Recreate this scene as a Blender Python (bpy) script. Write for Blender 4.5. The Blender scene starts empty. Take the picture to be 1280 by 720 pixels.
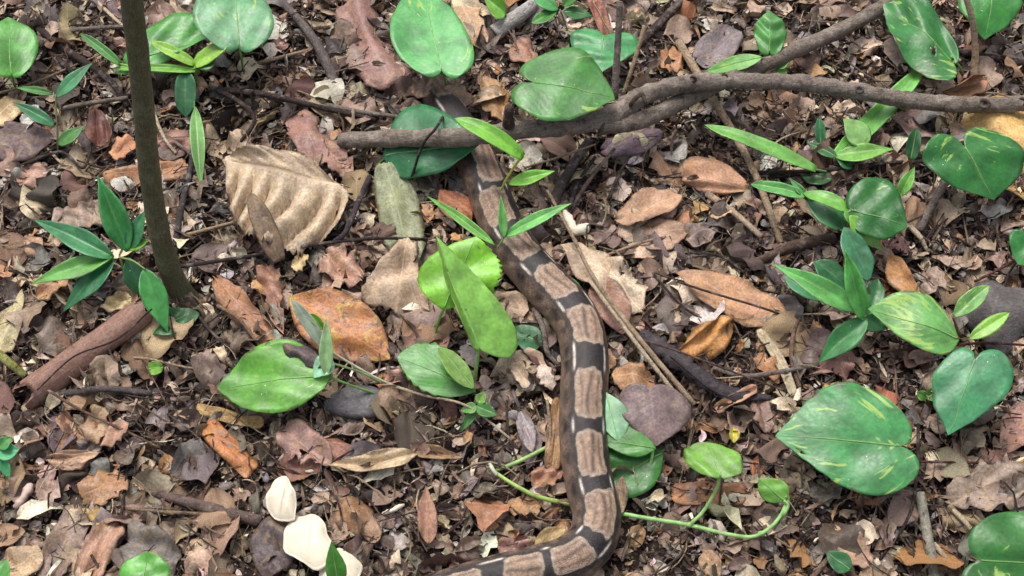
import bpy, math, random
import numpy as np
from mathutils import Vector, Matrix
random.seed(7); RNG = np.random.default_rng(11)
rad = math.radians
scene = bpy.context.scene
C = scene.collection

# ------------------------------------------------------------------ camera
PITCH, DIST, HFOV = rad(57), 1.75, rad(40)
CAM = Vector((0, -DIST*math.cos(PITCH), DIST*math.sin(PITCH)))
cd = bpy.data.cameras.new('camera'); cam = bpy.data.objects.new('camera', cd); C.objects.link(cam)
cam.location = CAM; cam.rotation_euler = (math.pi/2-PITCH, 0, 0)
cd.angle = HFOV; cd.clip_start = .02; cd.clip_end = 200
scene.camera = cam

# ------------------------------------------------------------------ sky, light, exposure
SUN_EL, SUN_AZ = rad(63), rad(-24)          # azimuth measured from +Y towards +X
w = bpy.data.worlds.new('World'); scene.world = w; w.use_nodes = True
wn = w.node_tree; bg = wn.nodes['Background']
sky = wn.nodes.new('ShaderNodeTexSky'); sky.sky_type = 'NISHITA'; sky.sun_disc = False
sky.sun_elevation = SUN_EL; sky.sun_rotation = SUN_AZ; sky.dust_density = 4; sky.air_density = 1.0
hs = wn.nodes.new('ShaderNodeHueSaturation'); hs.inputs['Saturation'].default_value = .45
wn.links.new(sky.outputs[0], hs.inputs['Color']); wn.links.new(hs.outputs[0], bg.inputs[0])
bg.inputs[1].default_value = .11
sl = bpy.data.lights.new('sun', 'SUN'); so = bpy.data.objects.new('sun', sl); C.objects.link(so)
sl.energy = 1.5; sl.angle = rad(30); sl.color = (1, .965, .92)
d = Vector((math.sin(SUN_AZ)*math.cos(SUN_EL), math.cos(SUN_AZ)*math.cos(SUN_EL), math.sin(SUN_EL)))
so.rotation_euler = d.to_track_quat('Z', 'Y').to_euler(); so.location = d*5
vs = scene.view_settings; vs.view_transform = 'Standard'; vs.look = 'None'; vs.gamma = 1; vs.exposure = .87
vs.use_curve_mapping = False

# ------------------------------------------------------------------ pixel helpers (a pixel gives a direction, the ground gives the distance)
F = 640/math.tan(HFOV/2)
RIGHT = Vector((1, 0, 0)); UP = Vector((0, math.sin(PITCH), math.cos(PITCH))); FWD = Vector((0, math.cos(PITCH), -math.sin(PITCH)))
def gh(x, y):
    return (.010*np.sin(3.1*x+1.2*y+.4)*np.cos(2.3*y-.7*x) + .006*np.sin(9.1*x-5.3*y) * np.cos(7.7*y+2*x+1)
            + .003*np.sin(23*x+3)*np.sin(19*y+11*x))
def G(px, py, h=0.):
    r = FWD + RIGHT*((px-640)/F) + UP*((360-py)/F)
    z = h
    for _ in range(5):
        p = CAM + r*((z-CAM.z)/r.z); z = float(gh(p.x, p.y)) + h
    return p
def PX(v):
    q = Vector(v)-CAM; zz = q.dot(FWD)
    return 640+F*q.dot(RIGHT)/zz, 360-F*q.dot(UP)/zz
def PPM(px, py, h=0.): return F/(G(px, py, h)-CAM).dot(FWD)      # pixels per metre there
def lin(c):
    return tuple((v/255/12.92 if v <= 10 else ((v/255+.055)/1.055)**2.4) for v in c)

MASK = np.zeros((190, 330), bool)            # pixels (in cells of 4) taken by hand-placed litter: nothing is scattered on top
def mark(co, grow=1):
    for v in co:
        x, y = PX(v); i, j = int(y//4), int(x//4)
        if 0 <= i < 185 and 0 <= j < 325: MASK[max(0, i-grow):i+grow+1, max(0, j-grow):j+grow+1] = True
def masked(p):
    x, y = PX(p); i, j = int(y//4), int(x//4)
    return 0 <= i < 185 and 0 <= j < 325 and MASK[i, j]

# ------------------------------------------------------------------ materials
class NT:
    def __init__(s, name):
        s.m = bpy.data.materials.new(name); s.m.use_nodes = True
        s.t = s.m.node_tree; s.b = s.t.nodes['Principled BSDF']; s.out = s.t.nodes['Material Output']
    def n(s, typ, **kw):
        nd = s.t.nodes.new('ShaderNode'+typ)
        for k, v in kw.items(): setattr(nd, k, v)
        return nd
    def put(s, sock, v):
        if hasattr(v, 'is_output'): s.t.links.new(v, sock)
        elif isinstance(v, (tuple, list)) and len(v) == 3 and sock.type == 'RGBA': sock.default_value = (*v, 1)
        else: sock.default_value = v
    def math(s, op, a, b=0., c=None, clamp=False):
        nd = s.n('Math', operation=op, use_clamp=clamp); s.put(nd.inputs[0], a); s.put(nd.inputs[1], b)
        if c is not None: s.put(nd.inputs[2], c)
        return nd.outputs[0]
    def mix(s, f, a, b, mode='MIX'):
        nd = s.n('Mix', data_type='RGBA', blend_type=mode); s.put(nd.inputs[0], f); s.put(nd.inputs[6], a); s.put(nd.inputs[7], b)
        return nd.outputs[2]
    def noise(s, vec, scale, detail=3, rough=.6, dist=0.):
        nd = s.n('TexNoise'); nd.inputs['Scale'].default_value = scale; nd.inputs['Detail'].default_value = detail
        nd.inputs['Roughness'].default_value = rough; nd.inputs['Distortion'].default_value = dist
        if vec is not None: s.put(nd.inputs['Vector'], vec)
        return nd.outputs[0]
    def ramp(s, f, lo, hi, a=0., b=1.):
        nd = s.n('MapRange', interpolation_type='SMOOTHSTEP'); s.put(nd.inputs[0], f)
        for k, v in zip((1, 2, 3, 4), (lo, hi, a, b)): s.put(nd.inputs[k], v)
        return nd.outputs[0]
    def scale(s, col, f):
        nd = s.n('VectorMath', operation='SCALE'); s.put(nd.inputs[0], col); s.put(nd.inputs['Scale'], f); return nd.outputs[0]
    def bump(s, h, strength=.5, dist=.001, prev=None):
        nd = s.n('Bump'); nd.inputs['Strength'].default_value = strength; nd.inputs['Distance'].default_value = dist
        s.put(nd.inputs['Height'], h)
        if prev is not None: s.put(nd.inputs['Normal'], prev)
        return nd.outputs[0]
    def objvec(s):
        tc = s.n('TexCoord'); oi = s.n('ObjectInfo'); v = s.n('VectorMath', operation='ADD')
        s.put(v.inputs[0], tc.outputs['Object'])
        k = s.math('MULTIPLY', oi.outputs['Random'], 17.)
        cb = s.n('CombineXYZ'); s.put(cb.inputs[0], k); s.put(cb.inputs[1], k)
        s.put(v.inputs[1], cb.outputs[0]); return v.outputs[0], oi
    def finish(s, col, rough=.6, normal=None, spec=.4):
        s.put(s.b.inputs['Base Color'], col); s.put(s.b.inputs['Roughness'], rough)
        s.b.inputs['Specular IOR Level'].default_value = spec
        if normal is not None: s.put(s.b.inputs['Normal'], normal)
        return s.m
    def translucent(s, col, f):
        tr = s.n('BsdfTranslucent'); s.put(tr.inputs[0], col); mx = s.n('MixShader'); mx.inputs[0].default_value = f
        s.t.links.new(s.b.outputs[0], mx.inputs[1]); s.t.links.new(tr.outputs[0], mx.inputs[2]); s.t.links.new(mx.outputs[0], s.out.inputs[0])

def leaf_veins(s, n_veins, slope, wob=None):
    uv = s.n('UVMap'); sx = s.n('SeparateXYZ'); s.put(sx.inputs[0], uv.outputs[0])
    y = s.math('ABSOLUTE', s.math('SUBTRACT', s.math('MULTIPLY', sx.outputs[1], 2.), 1.))
    x = sx.outputs[0]
    yc = s.math('POWER', y, 1.25)
    ph = s.math('MULTIPLY', s.math('SUBTRACT', x, s.math('MULTIPLY', yc, slope)), n_veins)
    if wob is not None: ph = s.math('ADD', ph, s.math('MULTIPLY', wob, 1.6))
    fr = s.math('ABSOLUTE', s.math('SUBTRACT', s.math('FRACT', s.math('ADD', ph, 20.)), .5))    # 0 at vein
    lat = s.ramp(fr, .02, .10, 1., 0.)
    wave = s.ramp(fr, 0., .5, 0., 1.)
    mid = s.ramp(y, .015, .06, 1., 0.)
    return x, y, lat, wave, mid

def mat_dead(name, stuff=False):
    s = NT(name); vec, oi = s.objvec()
    if stuff:
        at = s.n('Attribute', attribute_name='Col'); base = at.outputs['Color']
    else: base = oi.outputs['Color']
    x, y, lat, wave, mid = leaf_veins(s, 10., .32, s.noise(vec, 30, 2))
    n1 = s.noise(vec, 45, 4, .65); n2 = s.noise(vec, 330, 3, .7); n3 = s.noise(vec, 120, 5, .75, .6)
    col = s.scale(base, s.ramp(n1, .3, .72, .62, 1.22))
    col = s.mix(s.ramp(n3, .56, .68, 0., .55), col, s.mix(.5, base, (.045, .024, .016), 'MIX'))
    if not stuff:
        mo = s.n('Attribute', attribute_type='OBJECT', attribute_name='mottle').outputs['Fac']
        m1 = s.noise(vec, 62, 5, .7, .8); m2 = s.noise(vec, 85, 4, .7, .5)
        col = s.mix(s.math('MULTIPLY', mo, s.ramp(m1, .50, .60, 0., .8)), col, (.56, .36, .09))
        col = s.mix(s.math('MULTIPLY', mo, s.ramp(m2, .54, .64, 0., .85)), col, (.16, .075, .05))
        col = s.mix(s.math('MULTIPLY', mo, s.ramp(m1, .44, .36, 0., .6)), col, (.42, .22, .17))
    col = s.scale(col, s.ramp(n2, .28, .74, .70, 1.22))
    col = s.mix(s.ramp(s.noise(vec, 75, 2), .58, .72, 0., .35), col, (.42, .33, .25))
    if not stuff:
        col = s.mix(s.math('MULTIPLY', lat, .16), col, s.scale(base, 1.4))
        col = s.mix(s.math('MULTIPLY', mid, .45), col, s.scale(base, 1.4))
        edge = s.math('MULTIPLY', s.ramp(y, .72, 1., 0., 1.), s.ramp(n3, .35, .6, 0., .7))
        col = s.mix(edge, col, (.06, .032, .02))
    h = s.math('ADD', s.math('MULTIPLY', n2, .6), s.math('MULTIPLY', n1, 1.2))
    nb = s.bump(h, .75, .0016)
    if not stuff: nb = s.bump(s.math('SUBTRACT', s.math('MULTIPLY', wave, .5), s.math('MULTIPLY', mid, .5)), .16, .0016, nb)
    m = s.finish(col, s.ramp(n3, .3, .7, .36, .72), nb, .5)
    s.translucent(col, .08); return m

def mat_green(name):
    s = NT(name); vec, oi = s.objvec(); base = oi.outputs['Color']
    va = s.n('Attribute', attribute_type='OBJECT', attribute_name='variegation').outputs['Fac']
    x, y, lat, wave, mid = leaf_veins(s, 9., .5)
    n1 = s.noise(vec, 38, 3, .6); n2 = s.noise(vec, 260, 3, .6)
    # streaks that follow the side veins
    uvn = s.n('UVMap'); mp = s.n('Mapping'); s.put(mp.inputs[0], uvn.outputs[0])
    yy = s.math('POWER', y, 1.25); st = s.math('SUBTRACT', x, s.math('MULTIPLY', yy, .5))
    cb = s.n('CombineXYZ'); s.put(cb.inputs[0], s.math('MULTIPLY', st, 8.)); s.put(cb.inputs[1], s.math('MULTIPLY', y, 2.6)); s.put(cb.inputs[2], s.math('MULTIPLY', oi.outputs['Random'], 40.))
    vn = s.math('ADD', s.math('MULTIPLY', s.noise(cb.outputs[0], 1.0, 4, .6, .4), .62), s.math('MULTIPLY', s.noise(vec, 16, 2, .5), .38))
    th = s.math('SUBTRACT', .70, s.math('MULTIPLY', va, .26))
    vf = s.ramp(s.math('SUBTRACT', vn, th), -.015, .03, 0., .85)
    hg = s.n('HueSaturation'); s.put(hg.inputs['Color'], base); hg.inputs['Hue'].default_value = .476; hg.inputs['Saturation'].default_value = 1.02; hg.inputs['Value'].default_value = 1.02; base = hg.outputs[0]
    col = s.scale(base, s.ramp(n1, .3, .7, .7, 1.25))
    col = s.scale(col, s.ramp(n2, .3, .7, .88, 1.12))
    col = s.mix(s.math('MULTIPLY', lat, .045), col, s.scale(base, 1.6))
    col = s.mix(s.math('MULTIPLY', mid, .3), col, (.16, .34, .07))
    col = s.mix(vf, col, (.33, .50, .10))
    vo = s.n('TexVoronoi'); vo.inputs['Scale'].default_value = 150; s.put(vo.inputs['Vector'], vec)
    spk = s.math('MULTIPLY', s.ramp(vo.outputs['Distance'], .07, .12, 1., 0.), s.ramp(s.noise(vec, 30, 1), .60, .66, 0., .9))
    col = s.mix(spk, col, (.75, .78, .72))
    brown = s.math('MAXIMUM', s.ramp(s.noise(vec, 55, 4, .7), .67, .73, 0., .75), s.math('MULTIPLY', s.ramp(y, .86, .99, 0., 1.), s.ramp(s.noise(vec, 40, 3), .56, .62, 0., .8)))
    col = s.mix(brown, col, (.09, .07, .03))
    nb = s.bump(n2, .15, .0006)
    nb = s.bump(s.math('SUBTRACT', wave, s.math('MULTIPLY', mid, .8)), .04, .0014, nb)
    nb = s.bump(n1, .25, .006, nb)
    m = s.finish(col, s.ramp(n2, .3, .7, .34, .5), nb, .62)
    s.translucent(s.mix(.5, s.scale(base, 1.6), (.10, .25, .02)), .16); return m

def mat_bark(name, stuff=False, bumps=1., rough=.8):
    s = NT(name); vec, oi = s.objvec()
    base = s.n('Attribute', attribute_name='Col').outputs['Color'] if stuff else oi.outputs['Color']
    uv = s.n('UVMap'); mp = s.n('Mapping'); s.put(mp.inputs[0], uv.outputs[0]); mp.inputs['Scale'].default_value = (55, 2.6, 1)
    fib = s.noise(mp.outputs[0], 2.2, 5, .7, .4)
    n1 = s.noise(vec, 60, 4, .7); n2 = s.noise(vec, 420, 3, .7)
    col = s.scale(base, s.ramp(fib, .3, .7, .55, 1.35))
    col = s.scale(col, s.ramp(n2, .3, .7, .75, 1.25))
    col = s.mix(s.ramp(n1, .52, .66, 0., .65*min(1, bumps+.05)), col, s.mix(.5, s.scale(base, 1.7), (.36, .32, .28)))
    col = s.mix(s.ramp(n1, .46, .33, 0., .75*min(1, bumps+.05)), col, s.scale(base, .30))
    col = s.mix(s.ramp(s.noise(vec, 190, 3, .7), .60, .68, 0., .6*min(1, bumps+.05)), col, s.scale(base, .35))
    nb = s.bump(s.math('ADD', fib, s.math('MULTIPLY', n2, .5)), .8*bumps, .0016)
    nb = s.bump(n1, .9*bumps, .006, nb)
    return s.finish(col, rough, nb, .25)

def mat_stem(name):
    s = NT(name); vec, oi = s.objvec()
    n1 = s.noise(vec, 90, 3); col = s.scale(oi.outputs['Color'], s.ramp(n1, .3, .7, .75, 1.25))
    m = s.finish(col, .42, s.bump(s.noise(vec, 500), .2, .0005), .45); s.translucent(col, .1); return m

def mat_ground():
    s = NT('ground_soil'); tc = s.n('TexCoord'); v = tc.outputs['Object']
    n1 = s.noise(v, 9, 5, .65); n2 = s.noise(v, 90, 6, .75); n3 = s.noise(v, 420, 4, .75)
    col = s.mix(s.ramp(n1, .35, .68), (.020, .013, .010), (.050, .033, .025))
    col = s.mix(s.ramp(n2, .50, .70, 0., .8), col, (.12, .082, .062))
    vo = s.n('TexVoronoi'); vo.inputs['Scale'].default_value = 210; s.put(vo.inputs['Vector'], v)
    col = s.mix(s.ramp(s.n('SeparateColor').outputs[0], .8, .9, 0., 0.), col, (.2, .15, .12))
    sc = s.n('SeparateColor'); s.put(sc.inputs[0], vo.outputs['Color'])
    col = s.mix(s.math('MULTIPLY', s.ramp(sc.outputs[0], .66, .74), .6), col, (.24, .175, .135))
    nb = s.bump(s.math('ADD', n2, s.math('MULTIPLY', n3, .4)), 1., .008)
    nb = s.bump(sc.outputs[1], .5, .002, nb)
    return s.finish(col, .85, nb, .2)

def mat_snake():
    s = NT('snake_skin'); at = s.n('Attribute', attribute_name='Col').outputs['Color']
    uv = s.n('UVMap')                                   # u along in mm*..., v around
    vo = s.n('TexVoronoi'); vo.inputs['Scale'].default_value = 1.; vo.inputs['Randomness'].default_value = .4
    s.put(vo.inputs['Vector'], uv.outputs[0])
    tc = s.n('TexCoord'); n1 = s.noise(tc.outputs['Object'], 160, 4, .7); n2 = s.noise(tc.outputs['Object'], 700, 2, .7)
    col = s.scale(at, s.ramp(n1, .3, .7, .66, 1.3)); col = s.scale(col, s.ramp(n2, .3, .7, .82, 1.18))
    col = s.scale(col, s.ramp(vo.outputs['Distance'], .3, .65, 1.08, .62))
    nb = s.bump(s.ramp(vo.outputs['Distance'], .2, .65, 1., 0.), .45, .0006)
    return s.finish(col, s.ramp(n1, .3, .7, .34, .5), nb, .4)

def mat_fungus():
    s = NT('fungus_flesh'); vec, oi = s.objvec(); n1 = s.noise(vec, 35, 4); n2 = s.noise(vec, 200, 3)
    col = s.scale(oi.outputs['Color'], s.ramp(n1, .3, .7, .86, 1.08))
    col = s.mix(s.ramp(n1, .56, .70, 0., .5), col, (.50, .37, .24))
    col = s.mix(s.ramp(s.noise(vec, 330, 3, .7), .64, .70, 0., .7), col, (.20, .13, .08))
    m = s.finish(col, .5, s.bump(n2, .15, .001), .35); s.b.inputs['Subsurface Weight'].default_value = .15; s.b.inputs['Subsurface Radius'].default_value = (.006, .004, .003)
    return m
def mat_stone():
    s = NT('stone_face'); vec, oi = s.objvec(); n1 = s.noise(vec, 40, 5, .7); n2 = s.noise(vec, 250, 4, .75)
    col = s.scale(oi.outputs['Color'], s.ramp(n1, .3, .7, .6, 1.3)); col = s.scale(col, s.ramp(n2, .3, .7, .75, 1.3))
    col = s.mix(s.ramp(n2, .62, .72, 0., .5), col, (.28, .25, .23))
    return s.finish(col, .6, s.bump(s.math('ADD', n1, s.math('MULTIPLY', n2, .5)), .9, .004), .35)

M = dict(dead=mat_dead('dead_leaf_tissue'), litter=mat_dead('litter_tissue', True), green=mat_green('green_leaf_tissue'),
         bark=mat_bark('bark'), twigs=mat_bark('twig_bark', True), stem=mat_stem('green_stem'), ground=mat_ground(),
         snake=mat_snake(), fungus=mat_fungus(), stone=mat_stone(), smooth_bark=mat_bark('smooth_bark', False, .35, .55))

# ------------------------------------------------------------------ object helpers
LABELS = {}
def tag(o, label, cat, group=None):
    o['label'] = label; o['category'] = cat
    if group: o['group'] = group
    assert label not in LABELS or (group and LABELS[label] == group), label
    LABELS[label] = group
    return o
def empty(name, loc):
    o = bpy.data.objects.new(name, None); C.objects.link(o); o.location = loc; o.empty_display_size = .02; return o
def mesh_data(name, co, faces, uv=None, smooth=True):
    me = bpy.data.meshes.new(name); me.from_pydata([tuple(c) for c in co], [], faces)
    if uv is not None:
        l = me.uv_layers.new(name='UVMap'); vi = np.empty(len(me.loops), np.int32); me.loops.foreach_get('vertex_index', vi)
        l.data.foreach_set('uv', np.asarray(uv, np.float32)[vi].ravel())
    if smooth: me.polygons.foreach_set('use_smooth', np.ones(len(me.polygons), bool))
    me.update(); return me
def link(name, me, mat, col=(1, 1, 1), parent=None, loc=None):
    o = bpy.data.objects.new(name, me); C.objects.link(o)
    if not me.materials: me.materials.append(mat)
    o.color = (*col, 1)
    if parent is not None: o.parent = parent
    if loc is not None: o.location = loc
    return o
def big_mesh(name, co, tris, col, uv, mat, smooth=True):
    me = bpy.data.meshes.new(name); nv, nt = len(co), len(tris)
    me.vertices.add(nv); me.vertices.foreach_set('co', np.asarray(co, np.float32).ravel())
    me.loops.add(nt*3); me.loops.foreach_set('vertex_index', np.asarray(tris, np.int32).ravel())
    me.polygons.add(nt); me.polygons.foreach_set('loop_start', np.arange(0, nt*3, 3, dtype=np.int32))
    me.polygons.foreach_set('loop_total', np.full(nt, 3, np.int32))
    if smooth: me.polygons.foreach_set('use_smooth', np.ones(nt, bool))
    l = me.uv_layers.new(name='UVMap'); l.data.foreach_set('uv', np.asarray(uv, np.float32)[np.asarray(tris).ravel()].ravel())
    a = me.color_attributes.new('Col', 'FLOAT_COLOR', 'POINT')
    a.data.foreach_set('color', np.concatenate([np.asarray(col, np.float32), np.ones((nv, 1), np.float32)], 1).ravel())
    me.update(); me.validate(); me.materials.append(mat)
    o = bpy.data.objects.new(name, me); C.objects.link(o); return o

def smooth_path(pts, n):
    P = np.array([list(p) for p in pts], float)
    if len(P) == 2: P = np.array([P[0], (P[0]+P[1])/2, P[1]])
    P = np.vstack([2*P[0]-P[1], P, 2*P[-1]-P[-2]]); seg = len(P)-3; out = []
    for t in np.linspace(0, seg-1e-9, n):
        i = int(t); f = t-i; a, b, c, d_ = P[i:i+4]
        out.append(.5*((2*b)+(-a+c)*f+(2*a-5*b+4*c-d_)*f*f+(-a+3*b-3*c+d_)*f**3))
    return np.array(out)
def tube(pts, radii, sides=10, n=None, noise=0., seed=0, cap=True, knots=()):
    n = n or max(4, len(pts)*4); P = smooth_path(pts, n); R = np.interp(np.linspace(0, 1, n), np.linspace(0, 1, len(radii)), radii)
    rr = np.random.default_rng(seed)
    T = np.gradient(P, axis=0); T /= np.linalg.norm(T, axis=1)[:, None]
    N = np.cross(T[0], [0, 0, 1.]); N = N if np.linalg.norm(N) > .1 else np.cross(T[0], [0, 1., 0]); N /= np.linalg.norm(N)
    co, uv, fc = [], [], []; s = np.concatenate([[0], np.cumsum(np.linalg.norm(np.diff(P, axis=0), axis=1))])
    lump = rr.normal(0, 1, (n, sides)); lump = (lump+np.roll(lump, 1, 1)+np.roll(lump, 1, 0))/3
    for i in range(n):
        N = N-T[i]*N.dot(T[i]); N /= np.linalg.norm(N); B = np.cross(T[i], N); r = R[i]
        for (kt, kw, ka) in knots: r *= 1+ka*math.exp(-((i/(n-1)-kt)/kw)**2)
        for j in range(sides):
            a = 2*math.pi*j/sides; q = r*(1+noise*lump[i, j])
            co.append(P[i]+N*math.cos(a)*q+B*math.sin(a)*q); uv.append((j/sides if j <= sides/2 else 1-j/sides, s[i]*10))
    for i in range(n-1):
        for j in range(sides):
            k = (j+1) % sides; fc.append((i*sides+j, i*sides+k, (i+1)*sides+k, (i+1)*sides+j))
    if cap: fc.append(tuple(range(sides-1, -1, -1))); fc.append(tuple((n-1)*sides+j for j in range(sides)))
    return np.array(co), fc, uv

# ------------------------------------------------------------------ leaves
PROF = {
 'heart': ([0, .06, .14, .24, .34, .48, .62, .76, .88, .96, 1], [.62, .80, .93, 1, .985, .88, .70, .46, .23, .08, 0], .17, .25),
 'cord':  ([0, .06, .14, .24, .34, .48, .62, .76, .88, .96, 1], [.40, .70, .89, 1, .99, .90, .73, .49, .25, .09, 0], .07, .29),
 'ovate': ([0, .04, .12, .25, .38, .52, .66, .8, .91, 1], [.05, .38, .74, .97, 1, .92, .75, .49, .23, 0], .03, .35),
 'ellip': ([0, .06, .16, .3, .45, .6, .75, .88, .96, 1], [.04, .30, .62, .90, 1, .97, .80, .48, .2, 0], 0, .47),
 'lance': ([0, .05, .15, .3, .45, .6, .75, .9, 1], [.10, .35, .70, .96, 1, .84, .56, .22, 0], 0, .42),
 'strap': ([0, .05, .15, .35, .6, .8, .92, 1], [.45, .62, .85, 1, .98, .8, .45, 0], 0, .45),
 'round': ([0, .05, .15, .3, .5, .7, .85, .95, 1], [.25, .55, .85, 1, 1, .9, .66, .36, 0], .10, .4),
 'fan':   ([0, .1, .3, .5, .7, .85, .95, 1], [.25, .3, .42, .62, .9, 1, .97, .7], -.06, .85),
 'strip': ([0, .04, .2, .5, .8, .96, 1], [.5, .85, .95, 1, .93, .8, .5], 0, .5),
 'torn':  ([0, .05, .15, .3, .45, .6, .72, .85, .95, 1], [.3, .62, .7, 1, .82, .98, .66, .74, .42, .15], 0, .35),
}
def prof(shape, t):
    xs, ys, L, tw = PROF[shape]; xs = np.array(xs); ys = np.array(ys)
    dd = np.gradient(ys, xs); i = np.clip(np.searchsorted(xs, t)-1, 0, len(xs)-2); hh = xs[i+1]-xs[i]; f = (t-xs[i])/hh
    v = (2*f**3-3*f**2+1)*ys[i]+(f**3-2*f**2+f)*hh*dd[i]*.6+(-2*f**3+3*f**2)*ys[i+1]+(f**3-f**2)*hh*dd[i+1]*.6
    return np.maximum(v, 0)
def leaf_mesh(name, shape, B, T, Lp, Rp, arch=0., curl=0., wave=0., bow=0., rag=0., serr=0, serr_side=0, holes=0, ribs=0., ribn=9, warp=0., lobe=None, tipcurl=0., nu=18, nv=10, seed=1, thick=True):
    """a blade in metres: base B, tip T, widest points Lp / Rp; folded along the midrib, arched, curled, rippled"""
    rr = np.random.default_rng(seed); L, tw = PROF[shape][2] if lobe is None else lobe, PROF[shape][3]
    B, T, Lp, Rp = [np.array(list(p), float) for p in (B, T, Lp, Rp)]
    ax = T-B; ln = np.linalg.norm(ax)
    lob = lambda t, v: L*np.sin(math.pi*.78*np.abs(v))**.5*(1-t)**2.2
    xe = tw-lob(tw, 1.)
    Lv, Rv = Lp-(B+ax*xe), Rp-(B+ax*xe)
    nrm = np.cross(ax, Lv-Rv); nrm /= np.linalg.norm(nrm)
    if nrm[2] < 0: nrm = -nrm
    side = np.cross(nrm, ax/ln)
    wd = .5*(np.linalg.norm(Lv)+np.linalg.norm(Rv))
    ts = np.linspace(0, 1, nu+1); vv = np.linspace(-1, 1, nv+1); ph = rr.uniform(0, 6.28, 6)
    wk = rr.normal(0, 1, (8, 2))*np.array([6., 3.2])+rr.choice([-1, 1], (8, 2))*2; wp = rr.uniform(0, 6.28, 8); wa = rr.normal(0, 1, (8, 3))*np.array([.32, .38, 1.])*warp*wd*.42
    co, uv = [], []
    rl = [np.interp(ts, np.linspace(0, 1, 14), rr.uniform(-1, .35, 14)) for _ in (0, 1)]
    for i, t in enumerate(ts):
        for j, v in enumerate(vv):
            k = 0 if v < 0 else 1
            wt = float(prof(shape, t))
            if rag: wt *= 1+rag*rl[k][i]*.8+rag*.25*rr.normal()*(abs(v) > .9)
            if serr and (serr_side == 0 or (v > 0) == (serr_side > 0)): wt *= 1-.13*((t*serr) % 1.)*(abs(v) > .95)
            x = t-float(lob(t, v)); y = v*wt
            if rag and t in (0, 1): x += rag*.12*rr.normal()
            p = B+ax*x+(Lv*y if y > 0 else -Rv*y)
            z = arch*ln*4*x*(1-x)+curl*wd*y*y+tipcurl*ln*max(0, x-.55)**2
            z += wave*wd*(math.sin(9*x+ph[0])*y+.6*math.sin(15*x+ph[1]+3*y)*abs(y)+.4*math.sin(5*x+4*y+ph[2]))
            if ribs: z += ribs*wd*((abs(math.sin(math.pi*(ribn*(x-.32*abs(y)**1.25))))**.7 if ribn == 9 else abs(math.sin(math.pi*(ribn*(x-.25*abs(y)**1.4)+.35*math.sin(6*x+1))))**.55)-.5)*min(1, abs(y)*3)*(.12 if ribn != 9 and y > 0 else 1)
            p = p+nrm*z+side*bow*ln*4*x*(1-x)
            if warp:
                g = np.sin(wk@np.array([x, y])+wp)@wa; p = p+ax/ln*g[0]+side*g[1]+nrm*g[2]
            co.append(p); uv.append((x, .5+.5*v))
    co = np.array(co); fc = []; dead = set()
    for _ in range(holes):
        ci, cj, cr = rr.uniform(.2, .9)*nu, rr.uniform(.1, .9)*nv, rr.uniform(.04, .07)*nu*(.5 if nu >= 60 else 1)
        for i in range(nu):
            for j in range(nv):
                if (i+.5-ci)**2+((j+.5-cj)*nu/nv*.6)**2 < cr*cr*(1+.5*math.sin(3*math.atan2(i-ci, j-cj)+ci)): dead.add((i, j))
    for i in range(nu):
        for j in range(nv):
            if (i, j) in dead: continue
            a = i*(nv+1)+j; fc.append((a, a+1, a+nv+2, a+nv+1))
    return co, fc, uv
def auto_lr(shape, b, t, wpx, hb, ht, rise=0., skew=0.):
    tw = PROF[shape][3]; m = ((b[0]+(t[0]-b[0])*tw), (b[1]+(t[1]-b[1])*tw)); dx, dy = t[0]-b[0], t[1]-b[1]; l = math.hypot(dx, dy)
    nx, ny = -dy/l, dx/l; h = hb+(ht-hb)*tw
    return ((m[0]+nx*wpx*(.5+skew), m[1]+ny*wpx*(.5+skew)), (m[0]-nx*wpx*(.5-skew), m[1]-ny*wpx*(.5-skew)), h+rise, h+rise)
def blade_object(name, mat, col, shape, b, t, L, R, h, parent=None, loc=None, seed=1, **k):
    """b, t, L, R in photograph pixels with heights h above the ground; L may be a width in pixels"""
    rise = k.pop('rise', .004); skew = k.pop('skew', 0.)
    if not isinstance(L, tuple): L, R, hl, hr = auto_lr(shape, b, t, L, h[0], h[1], rise, skew)
    else: hl, hr = h[2], h[3]
    co, fc, uv = leaf_mesh(name, shape, G(*b, h[0]), G(*t, h[1]), G(*L, hl), G(*R, hr), seed=seed, **k)
    org = Vector(loc) if loc is not None else Vector(co[0])
    me = mesh_data(name, co-np.array(org), fc, uv)
    o = link(name, me, mat, col, parent, None if parent is not None else org)
    md = o.modifiers.new('thickness', 'SOLIDIFY'); md.thickness = .0007; md.offset = 0
    return o, co

# ================================================================== SETTING: the forest floor
def build_ground():
    def axis(c, half, step, far):
        a = list(np.arange(c-half, c+half+1e-6, step)); g = step
        while a[-1] < c+far: g *= 1.35; a.append(a[-1]+g); 
        g = step; pre = []; x = c-half
        while x > c-far: g *= 1.35; x -= g; pre.append(x)
        return np.array(pre[::-1]+a)
    xs, ys = axis(0, 1.15, .012, 45), axis(.15, 1.05, .012, 45)
    X, Y = np.meshgrid(xs, ys); rr = np.random.default_rng(3)
    Z = gh(X, Y)+rr.normal(0, .0012, X.shape)
    n, m = X.shape; co = np.stack([X, Y, Z], -1).reshape(-1, 3)
    idx = np.arange(n*m).reshape(n, m); a, b, c, d_ = idx[:-1, :-1].ravel(), idx[:-1, 1:].ravel(), idx[1:, 1:].ravel(), idx[1:, :-1].ravel()
    tris = np.concatenate([np.stack([a, b, c], 1), np.stack([a, c, d_], 1)])
    o = big_mesh('ground', co, tris, np.ones((len(co), 3)), co[:, :2], M['ground']); o['kind'] = 'structure'
build_ground()

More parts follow.
